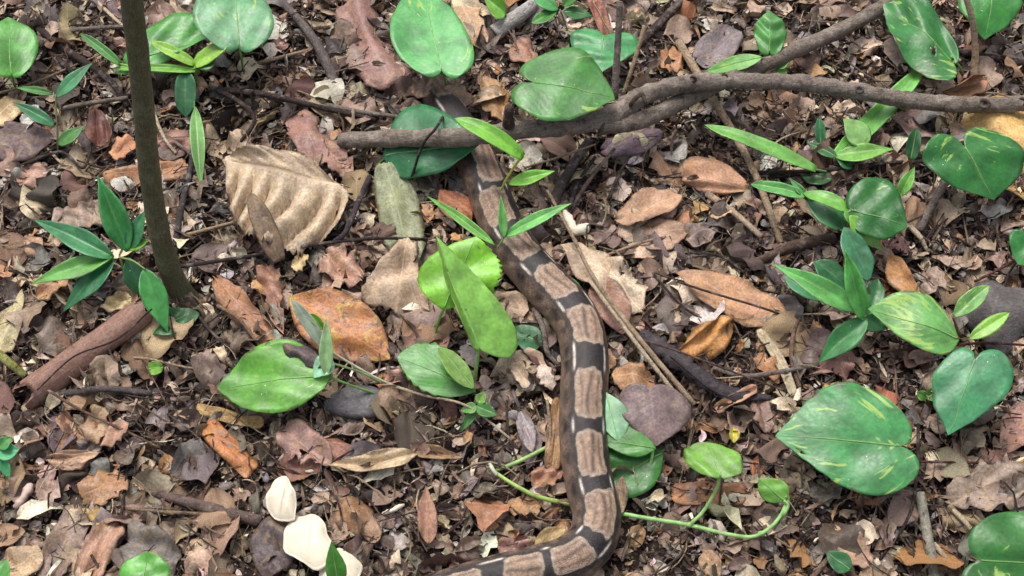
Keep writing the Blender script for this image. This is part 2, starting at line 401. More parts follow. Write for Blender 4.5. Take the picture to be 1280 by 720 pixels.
# ================================================================== THE SNAKE
SNK = [(470, 790, .018), (520, 752, .021), (580, 733, .024), (632, 721, .026), (676, 711, .0265), (712, 700, .027), (739, 676, .027), (746, 645, .0272), (738, 610, .0272), (731, 570, .0274), (729, 530, .0276),
       (730, 490, .0278), (731, 450, .028), (725, 412, .0285), (707, 382, .029), (680, 354, .0285), (652, 322, .028), (632, 292, .0275), (619, 262, .0272), (606, 226, .0265), (590, 190, .026), (569, 156, .0255),
       (548, 124, .0245), (534, 98, .0235), (524, 66, .022)]
def build_snake():
    pts = [Vector(G(260, 880, .006)), Vector(G(340, 860, .009)), Vector(G(410, 822, .013))]; rads = [.002, .007, .0125]
    for (x, y, r) in SNK: pts.append(Vector(G(x, y, r*.96+.003-(.0 if y > 130 else .016 if y > 110 else .044 if y > 80 else .065)))); rads.append(r)
    # the front dives into the litter under the big heart leaf
    e = pts[-1]; pts += [Vector((e.x-.02, e.y+.06, e.z-.035)), Vector((e.x-.03, e.y+.11, e.z-.075))]; rads += [.021, .018]
    n = 1150; S = 136
    P = smooth_path(pts, n); P = smooth_path(P[::6], n)
    R = np.interp(np.linspace(0, 1, n), np.linspace(0, 1, len(rads)), rads)
    T = np.gradient(P, axis=0); T /= np.linalg.norm(T, axis=1)[:, None]
    s = np.concatenate([[0], np.cumsum(np.linalg.norm(np.diff(P, axis=0), axis=1))])
    SD = np.cross(T, [0, 0, 1.]); SD /= np.linalg.norm(SD, axis=1)[:, None]; UPV = np.cross(SD, T)
    ctr = [(655, 714), (712, 702), (748, 649), (734, 576), (732, 502), (732, 420), (697, 364), (655, 317), (624, 270), (603, 215), (547, 124)]
    PPX = np.array([PX(p) for p in P]); sc = []
    for c in ctr:
        k = np.argmin(((PPX-np.array(c))**2).sum(1)); sc.append(s[k])
    step = np.median(np.diff(sc)); sc = [sc[0]-step*.95*i for i in range(10, 0, -1)]+sc+[sc[-1]+step*.85*i for i in range(1, 5)]
    sc = np.array(sorted(sc)); mids = (sc[1:]+sc[:-1])/2
    roll = np.interp(s/s[-1], [0, .45, .62, .75, .85, 1], [.22, .22, .10, .30, .12, .0])
    th = np.linspace(0, 2*math.pi, S, endpoint=False)
    TH, SS = np.meshgrid(th, s); RR = R[:, None]+0*TH
    # cross-section: slightly flattened below
    cy, sy = np.cos(TH), np.sin(TH); rad_ = RR*np.where(cy < 0, 1-.16*cy*cy, 1.0)
    co = P[:, None]+SD[:, None]*(sy*rad_*1.0)[..., None]+UPV[:, None]*(cy*rad_)[..., None]
    phi = (TH-roll[:, None]+math.pi) % (2*math.pi)-math.pi; A = np.abs(phi)
    # ---- pigment
    rr = np.random.default_rng(5)
    def fnoise(fs, fa, seed):
        q = np.random.default_rng(seed); o = np.zeros_like(phi)
        for _ in range(10):
            o += np.sin(SS*q.uniform(.4, 1.6)*fs+phi*q.uniform(.4, 1.6)*fa*q.choice([-1, 1])+q.uniform(0, 6.28))
        return o/5
    k = np.argmin(np.abs(SS[:, :1]-sc[None, :]), axis=1); cs = sc[k]
    gap = np.interp(cs, (sc[1:]+sc[:-1])/2, np.diff(sc))
    hl = gap*.375; u = (SS-cs[:, None])/hl[:, None]
    jit = .10*fnoise(420, 6, 1)
    sj = np.random.default_rng(77).normal(0, 1, (len(sc), 6)); q = sj[k]
    phs = phi-.07*q[:, :1]-.05*np.sin(u*1.5+q[:, 1:2]*3); hl = hl*(1+.06*q[:, 2]); u = (SS-cs[:, None])/hl[:, None]+.05*q[:, 3:4]*phi
    As = np.abs(phs)
    endn = .16*np.exp(-((phs/.17)**2))-.09*np.cos(phs*10+.4*q[:, 4:5])+.03*fnoise(700, 9, 8)          # scalloped ends
    inside = np.maximum(np.abs(u)+endn, 0)**3.2+(As/(.63+.05*np.cos(k*2.1)[:, None]-.06*np.exp(-(u/.5)**2)+.04*fnoise(350, 3, 12)))**3.2
    sad = 1/(1+np.exp((inside-1+jit)*9))
    rim = np.exp(-((inside-1.05)/.33)**2)
    def c3(c): return np.array(lin(c))
    flank, dark, ivory = c3((122, 102, 88)), c3((34, 29, 30)), c3((222, 212, 200))
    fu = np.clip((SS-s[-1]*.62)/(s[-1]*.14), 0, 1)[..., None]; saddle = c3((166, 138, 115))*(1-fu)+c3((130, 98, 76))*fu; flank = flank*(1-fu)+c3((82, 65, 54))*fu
    n_f, n_c = fnoise(300, 7, 2), fnoise(900, 14, 3)
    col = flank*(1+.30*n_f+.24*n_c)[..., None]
    lo = np.clip((A-1.35)/.9, 0, 1)[..., None]; col = col*(1-lo*.25)+c3((150, 132, 120))*lo*.25
    def over(col, f, c): f = np.clip(f, 0, 1)[..., None]; return col*(1-f)+c*f
    # dark band between saddles and the black edge that frames the dorsal row
    band = 1/(1+np.exp((A-.83-.06*n_f)*16)); col = over(col, band*.96, dark*(1+.35*n_c+.5*np.clip(np.cos(phi*22+n_f*2), 0, 1))[..., None])
    tri = np.exp(-((A-1.08)/.24)**2)*(np.exp(-((np.abs(u)-1.25)/.42)**2)+.75*np.exp(-(u/.30)**2)); col = over(col, tri*.95, dark)
    thin = np.exp(-((A-.84)/.10)**2)*(.55+.45*(phi > 0)); col = over(col, thin*.8*np.clip(.75+.35*n_f, 0, 1), dark)
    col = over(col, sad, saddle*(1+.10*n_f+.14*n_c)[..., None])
    streak = np.exp(-((phi-.10*np.sin(SS*70))/.10)**2)*1.0+np.exp(-((A-.36-.05*np.sin(SS*90))/.07)**2)*.7
    col = over(col, sad*streak*np.clip(1.05+.55*n_f, 0, 1), saddle*.22)
    col = over(col, sad*np.clip(1-inside*.9, 0, 1)*.15, c3((150, 116, 98)))
    col = over(col, rim*.55*(inside < 1.25), c3((196, 176, 154)))
    ub = np.abs(np.abs(u)-1.36); dash = np.exp(-((A-.70)/.052)**2)*np.exp(-(ub/.40)**4); col = over(col, dash*1.2, ivory)
    col = np.clip(col, .004, 1)
    idx = np.arange(n*S).reshape(n, S); a, b = idx[:-1], np.roll(idx, -1, 1)[:-1]; c, d_ = np.roll(idx, -1, 1)[1:], idx[1:]
    tris = np.concatenate([np.stack([a.ravel(), b.ravel(), c.ravel()], 1), np.stack([a.ravel(), c.ravel(), d_.ravel()], 1)])
    uv = np.stack([SS/.0024+np.abs(phi)*RR/.0022, SS/.0024-np.abs(phi)*RR/.0022], -1).reshape(-1, 2)
    o = big_mesh('snake', co.reshape(-1, 3), tris, col.reshape(-1, 3), uv, M['snake'])
    tag(o, 'thick brown snake with pale tan saddles and dark bands winding through leaf litter', 'snake')
    mark(co.reshape(-1, 3)[::7], 1)
    return P, R
SP, SR = build_snake()
def near_snake(p, extra=0.):
    d2 = (SP[::8, 0]-p[0])**2+(SP[::8, 1]-p[1])**2; i = int(np.argmin(d2))
    return math.sqrt(d2[i]) < SR[i*8]*.98+extra

# ================================================================== WOODY THINGS
WOOD = dict(bark=(126, 114, 103), dk=(62, 50, 46), gy=(120, 108, 100), tan=(160, 138, 112), pale=(188, 170, 142), red=(128, 86, 66), black=(52, 44, 42))
def wood(label, pts, r0, r1, col, cat='twig', name='twig', noise=.07, sides=8, knots=(), mat='bark', n=None, parent=None, group=None, seed=None):
    """pts (px, py, height); radii in pixels at each end"""
    P3 = [G(*p) for p in pts]; a, b = pts[0], pts[-1]
    ra, rb = r0/PPM(a[0], a[1], a[2]), r1/PPM(b[0], b[1], b[2])
    co, fc, uv = tube(P3, [ra, (ra+rb)/2, rb], sides, n or max(10, len(pts)*6), noise, seed if seed is not None else hash((a[0], a[1])) % 9999, True, knots)
    org = Vector(P3[0]) if parent is None else Vector(parent.location)
    o = link(name, mesh_data(name, co-np.array(org), fc, uv), M[mat], lin(WOOD.get(col, col)) if isinstance(col, str) else lin(col), parent, org if parent is None else None)
    if parent is None: tag(o, label, cat, group)
    return o

# sapling: a tapering stem that goes up out of view, flaring at the root
def build_sapling():
    b = G(222, 372, 0); root = empty('sapling', b); tag(root, 'thin upright sapling with smooth dark olive bark', 'sapling')
    def up(px, py, z):            # a point on the pixel ray at the distance where height = z
        return G(px, py, z)
    pts = [G(238, 384, -.012), G(226, 366, .012), G(212, 335, .055), G(198, 285, .125), G(187, 215, .215), G(180, 140, .31), G(172, 60, .41), G(164, -5, .49)]
    top = pts[-1]; dirv = (pts[-1]-pts[-3]).normalized()
    for i in range(1, 6): pts.append(top+dirv*.16*i+Vector((.006*i*i, .004*i, 0)))
    r = [.0215, .0155, .0132, .0124, .0120, .0116, .0112, .0108, .0125, .0115, .0100, .008, .005]
    co, fc, uv = tube(pts, r, 16, 90, .035, 4, True, ((.18, .01, .10), (.33, .008, .08), (.27, .008, .05)))
    link('trunk', mesh_data('trunk', co-np.array(b), fc, uv), M['smooth_bark'], lin((88, 87, 64)), root)
    for (px, py, h, a) in ((262, 392, .004, .006), (236, 404, .003, .005), (200, 392, .004, .005)):   # root flare
        co, fc, uv = tube([G(226, 366, .012), G((226+px)/2, (368+py)/2, .010), G(px, py, h-.012)], [.012, a*1.2, .002], 8, 12, .08, px)
        link('root', mesh_data('root', co-np.array(b), fc, uv), M['bark'], lin((78, 66, 54)), root)
    # light twigs far above, with a few leaves, out of the picture
    for i in range(5):
        p = pts[-1-i % 3]; q = p+Vector((random.uniform(-.2, .2), random.uniform(-.05, .3), random.uniform(.1, .25)))
        co, fc, uv = tube([p, (p+q)/2+Vector((0, 0, .02)), q], [.004, .003, .0015], 6, 8)
        link('limb', mesh_data('limb', co-np.array(b), fc, uv), M['smooth_bark'], lin((84, 82, 60)), root)
        for k in range(4):
            c = np.array(p)+(np.array(q)-np.array(p))*(.4+.2*k); dv = np.array([random.uniform(-1, 1), random.uniform(-.4, 1), random.uniform(-.3, .2)]); dv *= .11/np.linalg.norm(dv)
            sd = np.cross(dv, [0, 0, 1.]); sd *= .024/np.linalg.norm(sd)
            lc, lf, lu = leaf_mesh('leaf', 'ellip', c, c+dv, c+dv*.47+sd, c+dv*.47-sd, arch=.08, nu=8, nv=4, seed=k+i*7)
            link('leaf', mesh_data('leaf', lc-np.array(b), lf, lu), M['green'], lin((50, 112, 48)), root)
build_sapling()

# the forked branch lying over the snake
def build_branch():
    b = G(428, 175, .02); root = empty('fallen_branch', b); tag(root, 'long forked grey brown fallen branch lying across the snake', 'branch')
    mp = [(427, 176, .026), (500, 173, .055), (580, 171, .084), (650, 163, .087), (718, 156, .085), (768, 143, .083), (800, 122, .084), (850, 106, .082), (920, 101, .078), (1000, 104, .072), (1080, 116, .064), (1150, 127, .056), (1220, 131, .05), (1300, 128, .046), (1420, 118, .03), (1520, 100, .012)]
    rr = [v*.78 for v in (.0134, .0142, .0146, .0146, .0158, .0172, .0158, .0142, .0130, .0130, .0134, .0134, .0130, .0132, .012, .010)]
    kn = tuple((x/1.0, .006, a) for x, a in ((.10, .1), (.18, .14), (.33, .18), (.37, .10), (.49, .08), (.60, .12), (.665, .1), (.72, .16), (.80, .12)))
    co, fc, uv = tube([G(*p) for p in mp], rr, 18, 190, .12, 8, True, kn)
    link('main_limb', mesh_data('main_limb', co-np.array(b), fc, uv), M['bark'], lin(WOOD['bark']), root); mark(co[::4], 0)
    sp = [(750, 158, .078), (800, 150, .072), (850, 128, .062), (900, 104, .05), (950, 83, .045), (1000, 60, .043), (1050, 38, .042), (1100, 10, .040), (1130, -14, .036), (1190, -50, .02)]
    co, fc, uv = tube([G(*p) for p in sp], [.0118, .0115, .0108, .0104, .0106, .0104, .010, .0096, .009, .007], 16, 110, .08, 9, True, ((.3, .01, .15), (.55, .008, .14), (.66, .008, .16), (.75, .01, .12)))
    link('side_limb', mesh_data('side_limb', co-np.array(b), fc, uv), M['bark'], lin((120, 108, 97)), root); mark(co[::4], 0)
    co, fc, uv = tube([G(636, 164, .09), G(635, 148, .112), G(637, 134, .128)], [.0085, .0065, .006], 9, 8, .1, 3)
    link('stub', mesh_data('stub', co-np.array(b), fc, uv), M['bark'], lin((70, 58, 50)), root)
    co, fc, uv = tube([G(788, 140, .070), G(790, 128, .1), G(802, 118, .104), G(806, 126, .10), G(808, 132, .088)], [.0025, .003, .003, .0025, .002], 7, 16, .1, 3)
    link('tendril', mesh_data('tendril', co-np.array(b), fc, uv), M['bark'], lin((74, 62, 54)), root)
    for (px, py, hh, r) in ((1230, 130, .0595, .0060), (1278, 127, .0560, .005), (1074, 112, .0740, .005), (905, 97, .0865, .0045), (866, 99, .091, .004), (958, 98, .083, .0035)):   # knots
        c = G(px, py, hh); n = (CAM-c).normalized(); s1 = n.cross(Vector((0, 0, 1))).normalized(); s2 = n.cross(s1)
        cc, ff = [], []
        for k, (q, hgt) in enumerate(((1.25, -.004), (1., .0015), (.72, .0022), (.45, -.0005))):
            for j in range(12):
                a = j*math.pi/6; cc.append(c+s1*math.cos(a)*r*q*1.2+s2*math.sin(a)*r*q+n*hgt)
        for k in range(3):
            for j in range(12): ff.append((k*12+j, k*12+(j+1) % 12, k*12+12+(j+1) % 12, k*12+12+j))
        ff.append(tuple(36+j for j in range(12)))
        link('knot', mesh_data('knot', np.array([list(v) for v in cc])-np.array(b), ff, [(.5, .1)]*len(cc)), M['bark'], lin((58, 46, 40)), root)
build_branch()

# cinnamon bark roll at the foot of the sapling: a hollow curl
def build_roll():
    p0, p1 = G(34, 494, .017), G(184, 386, .027); b = G(34, 494, 0)
    ax = p1-p0; ln = ax.length; t = ax.normalized(); sd = t.cross(Vector((0, 0, 1))).normalized(); up = sd.cross(t)
    co, fc, uv = [], [], []; N, S = 26, 26; rr = np.random.default_rng(8)
    for lay, rf in ((0, 1.), (1, .84)):
        for i in range(N+1):
            f = i/N; r = (.0178-.0012*f)*rf*(1+.03*math.sin(7*f)+.02*math.sin(17*f))
            for j in range(S+1):
                a = -2.75+5.5*j/S+.25*math.sin(3*f)
                e = ((.008*rr.normal()) if i in (0, N) and lay == 0 else 0)
                rq = r*(1+.035*math.sin(3*a+6*f)+(.12*(j/S)**3))
                q = p0+ax*f+t*(.010*math.sin(2.3*a+1)*(1 if i in (0, N) else 0)+e)+(sd*math.sin(a)+up*math.cos(a))*rq; co.append(q); uv.append((j/S, f*1.9))
    W = S+1; H = (N+1)*W
    for i in range(N):
        for j in range(S):
            a = i*W+j; fc.append((a, a+W, a+W+1, a+1)); fc.append((H+a, H+a+1, H+a+W+1, H+a+W))
    for i in range(N):
        for j, o in ((0, 0), (S, 1)):
            a = i*W+j; q = (a, a+W, H+a+W, H+a); fc.append(q if o else q[::-1])
    for j in range(S):
        for i, o in ((0, 1), (N, 0)):
            a = i*W+j; q = (a, a+1, H+a+1, H+a); fc.append(q[::-1] if o else q)
    o = link('bark_roll', mesh_data('bark_roll', np.array([list(v) for v in co])-np.array(b), fc, uv), M['smooth_bark'], lin((132, 100, 86)), None, b)
    tag(o, 'reddish brown curled roll of bark below the sapling', 'bark'); mark(np.array([list(v) for v in co]), 1)
build_roll()

TW = [
 ('thin dark twig running from sapling to the bright green leaves', [(222, 334, .045), (300, 322, .038), (400, 305, .034), (470, 298, .030), (535, 299, .024)], 2.6, 2.0, 'dk'),
 ('thin dark twig crossing behind the seedling by the sapling', [(-12, 338, .012), (60, 341, .016), (130, 336, .03), (196, 338, .04)], 2.4, 2.4, 'dk'),
 ('dark rough stick leaning behind the left seedling', [(30, 22, .012), (80, 60, .02), (135, 98, .024), (160, 134, .012)], 5, 4, 'dk'),
 ('short dark stick beside the small left seedling', [(48, 52, .012), (85, 85, .018), (112, 116, .012)], 4, 3, 'dk'),
 ('pale grey twig touching the sapling high on its stem', [(58, 40, .012), (110, 36, .018), (172, 32, .022)], 3, 2.5, 'gy'),
 ('pale tan twig slanting down to the sapling', [(112, -6, .012), (140, 20, .02), (158, 36, .022)], 2.5, 2, 'pale'),
 ('tan twig under the pink brown oblong leaf', [(312, 82, .012), (350, 72, .016), (388, 62, .014)], 2.6, 2, 'tan'),
 ('straight dark grey twig ending at the under-branch green leaf', [(335, 122, .012), (400, 130, .020), (450, 140, .022), (498, 146, .02)], 3.5, 2.6, 'gy'),
 ('dark twig lying just above the straight grey twig', [(340, 118, .01), (380, 124, .012), (420, 127, .012)], 2.4, 2, 'dk'),
 ('rough grey bark strip beside the pink brown leaf', [(352, 2, .012), (376, 28, .02), (400, 62, .022), (424, 116, .012)], 5, 7, (98, 88, 84)),
 ('slim brown upright stick piercing the paired green leaves', [(775, 2, .15), (772, 60, .10), (768, 124, .05)], 4.0, 4.6, 'gy'),
 ('pale slanting twig right of the slim brown upright stick', [(806, 32, .10), (795, 70, .075), (779, 118, .045)], 3.0, 2.4, 'tan'),
 ('long straight pale tan stick passing under the forked branch', [(848, 52, .020), (884, 112, .026), (916, 165, .026), (946, 222, .024), (976, 304, .012)], 5.5, 4.5, 'tan'),
 ('thick dark stick behind the slim brown upright stick', [(792, 62, .014), (826, 28, .022), (864, -12, .02)], 7, 5, 'dk'),
 ('black twig reaching the pointed green leaf from the edge', [(1198, 64, .018), (1240, 72, .02), (1296, 82, .014)], 4, 4.5, 'dk'),
 ('pale upright stem rising beside the pointed green leaf', [(1217, 104, .012), (1219, 60, .05), (1214, 18, .09), (1202, -16, .12)], 5, 3.5, 'tan'),
 ('short dark stick behind the pale upright stem', [(1240, 76, .012), (1252, 96, .014), (1258, 118, .012)], 4, 3, 'dk'),
 ('wiry black twig crossing behind the strap leaved plant', [(900, 214, .012), (960, 216, .018), (1040, 212, .022), (1110, 204, .024), (1190, 200, .022)], 3, 2.6, 'black'),
 ('thin black twig below the wiry black twig', [(936, 222, .01), (990, 220, .014), (1060, 210, .014), (1100, 209, .012)], 2.2, 1.8, 'dk'),
 ('stout dark brown root stub beside the upright green leaves', [(914, 334, .006), (950, 326, .014), (990, 308, .018), (1042, 298, .014)], 5, 8, (84, 66, 56)),
 ('long straight tan stick lying against the snake', [(684, 238, .050), (716, 296, .052), (744, 350, .050), (800, 424, .044), (868, 506, .030)], 2.0, 3.8, 'tan'),
 ('pale splinter lying along the long straight tan stick', [(738, 352, .048), (790, 422, .042), (850, 500, .03)], 2.6, 3, 'pale'),
 ('small forked grey twig left of the snake', [(668, 386, .02), (679, 410, .024), (684, 440, .022), (700, 458, .014)], 4, 2.6, 'gy'),
 ('short grey stick lying left of the small forked grey twig', [(636, 402, .012), (660, 402, .018), (678, 404, .02)], 2.6, 2, 'gy'),
 ('curved grey twig looping under the cream strip', [(892, 460, .012), (930, 470, .018), (980, 464, .020), (1022, 456, .014)], 3.4, 3, 'gy'),
 ('hooked brown twig beside the cream strip', [(1000, 396, .02), (992, 416, .022), (990, 450, .018), (1000, 486, .010)], 2.6, 3, (122, 96, 80)),
 ('grey stick leaning below the small right heart leaf', [(1148, 288, .010), (1162, 262, .022), (1184, 224, .03)], 6, 5, 'gy'),
 ('curled pale bark sliver beside the curled orange leaf', [(1136, 282, .014), (1150, 296, .02), (1158, 312, .012)], 4, 2.5, 'pale'),
 ('pale grey straight stick standing below the big heart leaf', [(1170, 728, .012), (1160, 672, .020), (1150, 616, .026)], 7.5, 6, (150, 144, 128)),
 ('thin dark twig hanging below the big heart leaf', [(1148, 530, .03), (1146, 590, .034), (1136, 646, .02), (1100, 700, .010)], 2.2, 2, 'dk'),
 ('thin reddish twig stretched between the two lower heart leaves', [(1146, 577, .024), (1200, 578, .022), (1290, 580, .016)], 1.8, 1.6, (86, 54, 48)),
 ('thin reddish twig below the mottled leaf', [(1090, 441, .02), (1160, 434, .034), (1230, 429, .03), (1292, 432, .022)], 1.9, 1.6, (86, 50, 46)),
 ('thin reddish twig rising past the grey stone', [(1218, 352, .020), (1250, 336, .03), (1292, 312, .03)], 1.8, 1.6, (86, 50, 46)),
 ('short pale stick by the grey torn leaf', [(1186, 632, .012), (1206, 652, .018), (1222, 672, .012)], 3.4, 2.8, 'pale'),
 ('brown stick beside the tiny dark green leaf', [(1010, 728, .012), (1040, 692, .018), (1066, 656, .014)], 4, 2.6, (118, 96, 80)),
 ('pale stub tilted below the pale grey straight stick', [(1168, 680, .012), (1176, 690, .016), (1184, 700, .012)], 3.6, 3, 'pale'),
 ('thin black twig draped over the forked branch', [(556, 142, .045), (545, 160, .098), (528, 182, .082), (514, 224, .035)], 1.8, 1.8, 'black'),
 ('dark stick in the shade right of the snake', [(690, 256, .016), (708, 220, .024), (736, 176, .03)], 8, 6, (78, 66, 62)),
 ('slim grey stick slanting below the forked branch', [(708, 270, .018), (736, 226, .028), (768, 186, .035)], 3, 2.4, (112, 92, 84)),
 ('fine straw crossing above the small grass leaf', [(655, 210, .03), (700, 196, .036), (745, 180, .04)], 1.4, 1.2, 'tan'),
 ('grey decaying stick below the orange strip leaf', [(180, 612, .010), (230, 626, .016), (282, 640, .018), (326, 652, .010)], 6, 8.5, (112, 94, 86)),
 ('thin grey twig under the orange strip leaf', [(150, 635, .012), (210, 640, .018), (260, 643, .014)], 2.4, 2.6, (140, 118, 98)),
 ('dark stick lying beyond the bark roll', [(68, 494, .012), (130, 486, .02), (190, 492, .014)], 4.5, 4, (92, 84, 82)),
 ('slim black twig crossing over the bark roll', [(46, 488, .050), (92, 446, .056), (146, 424, .062), (190, 386, .066)], 1.1, 1.1, 'black'),
 ('thin brown twig fanning out from the sapling base', [(232, 372, .012), (262, 412, .018), (296, 444, .012)], 2.4, 1.6, (84, 70, 58)),
 ('pale dry stalk in the litter beside the grey stone chip', [(484, 480, .02), (530, 494, .03), (585, 508, .03), (640, 550, .02)], 2.0, 1.5, 'pale'),
 ('dark forked twig beside the big ribbed tan leaf', [(462, 222, .02), (448, 252, .032), (432, 290, .036), (418, 302, .03)], 4, 3.4, (66, 56, 60)),
 ('thin dark twig joining the dark forked twig', [(448, 254, .032), (410, 270, .026), (372, 282, .014)], 2.6, 1.6, (70, 60, 60)),
 ('straw coloured twig under the dark forked twig', [(412, 218, .02), (426, 252, .024), (444, 312, .018)], 1.8, 1.6, 'pale'),
 ('straw twig lying left of the big ribbed tan leaf', [(232, 294, .018), (262, 286, .022), (300, 276, .02)], 2.4, 2, 'tan'),
 ('dark crooked root beside the narrow hanging leaf', [(244, 96, .014), (240, 150, .018), (240, 200, .02), (226, 262, .02), (218, 320, .012)], 2.5, 5, (70, 62, 62)),
 ('grey twig below the forked branch left end', [(418, 202, .014), (444, 196, .02), (466, 182, .022)], 2.6, 2, (120, 104, 92)),
 ('lichen whitened stub of wood near the top leaf', [(618, 42, .014), (640, 26, .022), (668, 6, .020)], 11, 9, (168, 162, 156)),
 ('green yellow stem lying at the end of the bark roll', [(-6, 440, .02), (12, 454, .022), (32, 470, .012)], 6, 5, (132, 132, 70)),
 ('thin tan twig slanting beside the orange ragged leaf', [(272, 382, .02), (300, 400, .024), (330, 440, .015)], 2.4, 2, (136, 112, 90)),
 ('thin brown twig sloping over the cream brown leaf', [(60, 488, .03), (100, 512, .03), (160, 540, .022), (200, 560, .014)], 2, 1.4, (110, 88, 72)),
 ('slim dark twig above the grey veined dead leaf', [(140, 700, .012), (152, 640, .018), (160, 580, .014)], 2.2, 1.8, 'dk'),
 ('slender grey twig slanting right of the green spike', [(440, 470, .022), (470, 500, .012), (424, 432, .026)], 1.5, 1.2, 'gy'),
 ('thin straw beside the lavender dry leaf', [(684, 500, .03), (688, 540, .026), (686, 600, .012)], 2.0, 1.6, 'tan'),
 ('dark twig curving above the long tan leaf', [(846, 352, .032), (890, 366, .034), (950, 384, .034), (984, 396, .02)], 1.5, 1.5, (70, 54, 48)),
 ('thin pale twig lying over the crumpled leaves', [(756, 320, .02), (800, 304, .026), (832, 296, .02)], 2, 1.6, (170, 140, 114)),
 ('slim twig slanting across the far right litter', [(980, 660, .012), (1004, 600, .012), (968, 580, .02)], 1.6, 1.3, 'dk'),
 ('long dark stick slanting under the silvery heart leaf', [(262, 112, .016), (330, 118, .026), (400, 134, .026), (470, 150, .016)], 4.5, 3, 'dk'),
 ('thin crooked dark twig meeting the narrow hanging leaf', [(262, 108, .018), (300, 128, .024), (318, 150, .02), (300, 178, .014)], 3.4, 2.2, 'dk'),
 ('slim grey twig between the sapling and ribbed leaf', [(205, 168, .016), (236, 190, .022), (262, 214, .016)], 2.4, 2, 'gy'),
 ('pale thin straw standing beside the sapling lower stem', [(192, 140, .02), (204, 170, .026), (220, 192, .018)], 2.2, 2, 'pale'),
 ('wiry dark twig crossing the four leaved seedling stem', [(30, 206, .02), (76, 190, .03), (104, 210, .026), (116, 176, .02)], 2, 1.6, 'dk'),
 ('thin pale straw under the four leaved seedling', [(56, 182, .018), (78, 204, .022), (100, 208, .018)], 1.8, 1.6, 'pale'),
 ('grey stick below the four leaved seedling', [(76, 136, .018), (120, 128, .024), (160, 122, .02)], 3.4, 2.6, (116, 104, 92)),
 ('dark thin stick hugging the shaded side of snake', [(712, 262, .024), (722, 230, .030), (744, 196, .034)], 2.6, 2.2, 'black'),
 ('dark twig bundle stick below the purple glossy leaf', [(760, 250, .02), (772, 222, .028), (786, 196, .03)], 2.4, 2, 'dk'),
 ('thin brown twig lying across the seed pod', [(780, 418, .03), (850, 440, .05), (930, 470, .04), (980, 488, .02)], 1.4, 1.2, (92, 72, 62)),
 ('wiry dark twig under the long brown tan leaf', [(806, 330, .016), (850, 380, .022), (880, 400, .016)], 1.8, 1.4, 'dk'),
 ('curved dark root above the long brown tan leaf', [(930, 340, .012), (900, 320, .018), (862, 316, .014)], 2, 1.6, 'dk'),
 ('pale broken twig beside the dark stub root', [(884, 242, .018), (920, 268, .024), (952, 296, .018)], 4.5, 3.6, (172, 150, 126)),
]
for r_ in TW: wood(*r_)

# ================================================================== DEAD LEAVES placed by hand
D = 'dead_leaf'
def dead(label, shape, b, t, L, R=None, col=(150, 115, 95), h=(.016, .016), **k):
    h = list(h)+([.02, .02] if len(h) == 2 else [])
    if k.get('holes'): k['nu'], k['nv'] = 46, 28
    mot = k.pop('mottle', .22)
    seed = (int(b[0])*31+int(b[1])*7+int(t[0])) % 10007
    k.setdefault('wave', .07); k.setdefault('warp', .17); k.setdefault('nu', 22); k.setdefault('nv', 12); k.setdefault('curl', random.Random(seed).uniform(-.12, .18)); k.setdefault('arch', random.Random(seed+1).uniform(-.02, .06))
    o, co = blade_object(D, M['dead'], lin(col), shape, b, t, L, R, h, seed=seed, **k)
    o['mottle'] = float(mot); tag(o, label, 'dead leaf'); mark(co, 1); return o
dead('pink brown oblong dead leaf beside the big glossy top leaf', 'strip', (490, 106), (434, 2), 58, col=(150, 112, 104), rag=.08, curl=-.25, rise=.0, h=(.018, .022))
dead('big ribbed tan leaf standing curled above dark gap', 'round', (424, 238), (280, 208), (352, 199), (358, 322), col=(200, 177, 148), h=(.030, .050, .050, .026), ribs=.34, ribn=6, arch=.08, wave=.06, warp=.12, rag=.12, nu=80, nv=26, mottle=.3)
dead('brown folded flap under the big ribbed tan leaf', 'strap', (350, 326), (312, 240), 28, col=(124, 102, 80), h=(.040, .082), curl=-.3, warp=.06)
dead('crumpled pinkish leaf joined to the ribbed tan leaf edge', 'torn', (416, 272), (345, 205), 46, col=(178, 146, 122), rag=.2, h=(.020, .034), wave=.16)
dead('orange brown spotted leaf under the grey green strap', 'ellip', (362, 372), (489, 448), (442, 372), (398, 440), col=(188, 126, 76), h=(.024, .014, .026, .014), arch=.05, wave=.04, nu=24, nv=12, mottle=1., warp=.08)
dead('cream fan shaped dead leaf with curled lower edge', 'fan', (510, 296), (492, 388), 86, col=(206, 178, 150), h=(.036, .028), rag=.12, tipcurl=-.5, wave=.06, curl=-.1, nu=22, nv=12)
dead('grey green mottled dead leaf above the cream fan leaf', 'strap', (482, 204), (518, 336), 54, col=(144, 150, 112), h=(.030, .020), rag=.08, curl=-.25, mottle=.1)
dead('tan rounded dead leaf with fine ribs below the branch', 'round', (930, 236), (854, 218), (888, 198), (884, 242), col=(190, 142, 110), h=(.018, .022, .034, .010), ribs=.05, curl=-.2)
dead('long brown tan leaf lying between twigs right of snake', 'ellip', (988, 402), (846, 344), 52, col=(184, 138, 102), h=(.014, .020), wave=.09, rag=.06, nu=26, nv=12)
dead('orange folded leaf below the long brown tan leaf', 'ovate', (850, 440), (920, 398), (880, 404), (892, 448), col=(204, 144, 80), h=(.012, .020, .036, .018), curl=-.5, arch=.12)
dead('pale cream pointed leaf leaning on the straight tan stick', 'lance', (778, 366), (702, 304), 50, col=(212, 186, 158), h=(.022, .034), wave=.08)
dead('pale cream ragged torn leaf right of the pointed cream leaf', 'torn', (742, 332), (806, 382), 52, col=(220, 198, 170), h=(.026, .022), rag=.3, wave=.18, holes=1)
dead('pinkish brown pointed leaf tucked beside the snake', 'ovate', (746, 348), (780, 420), 46, col=(164, 124, 106), h=(.034, .018))
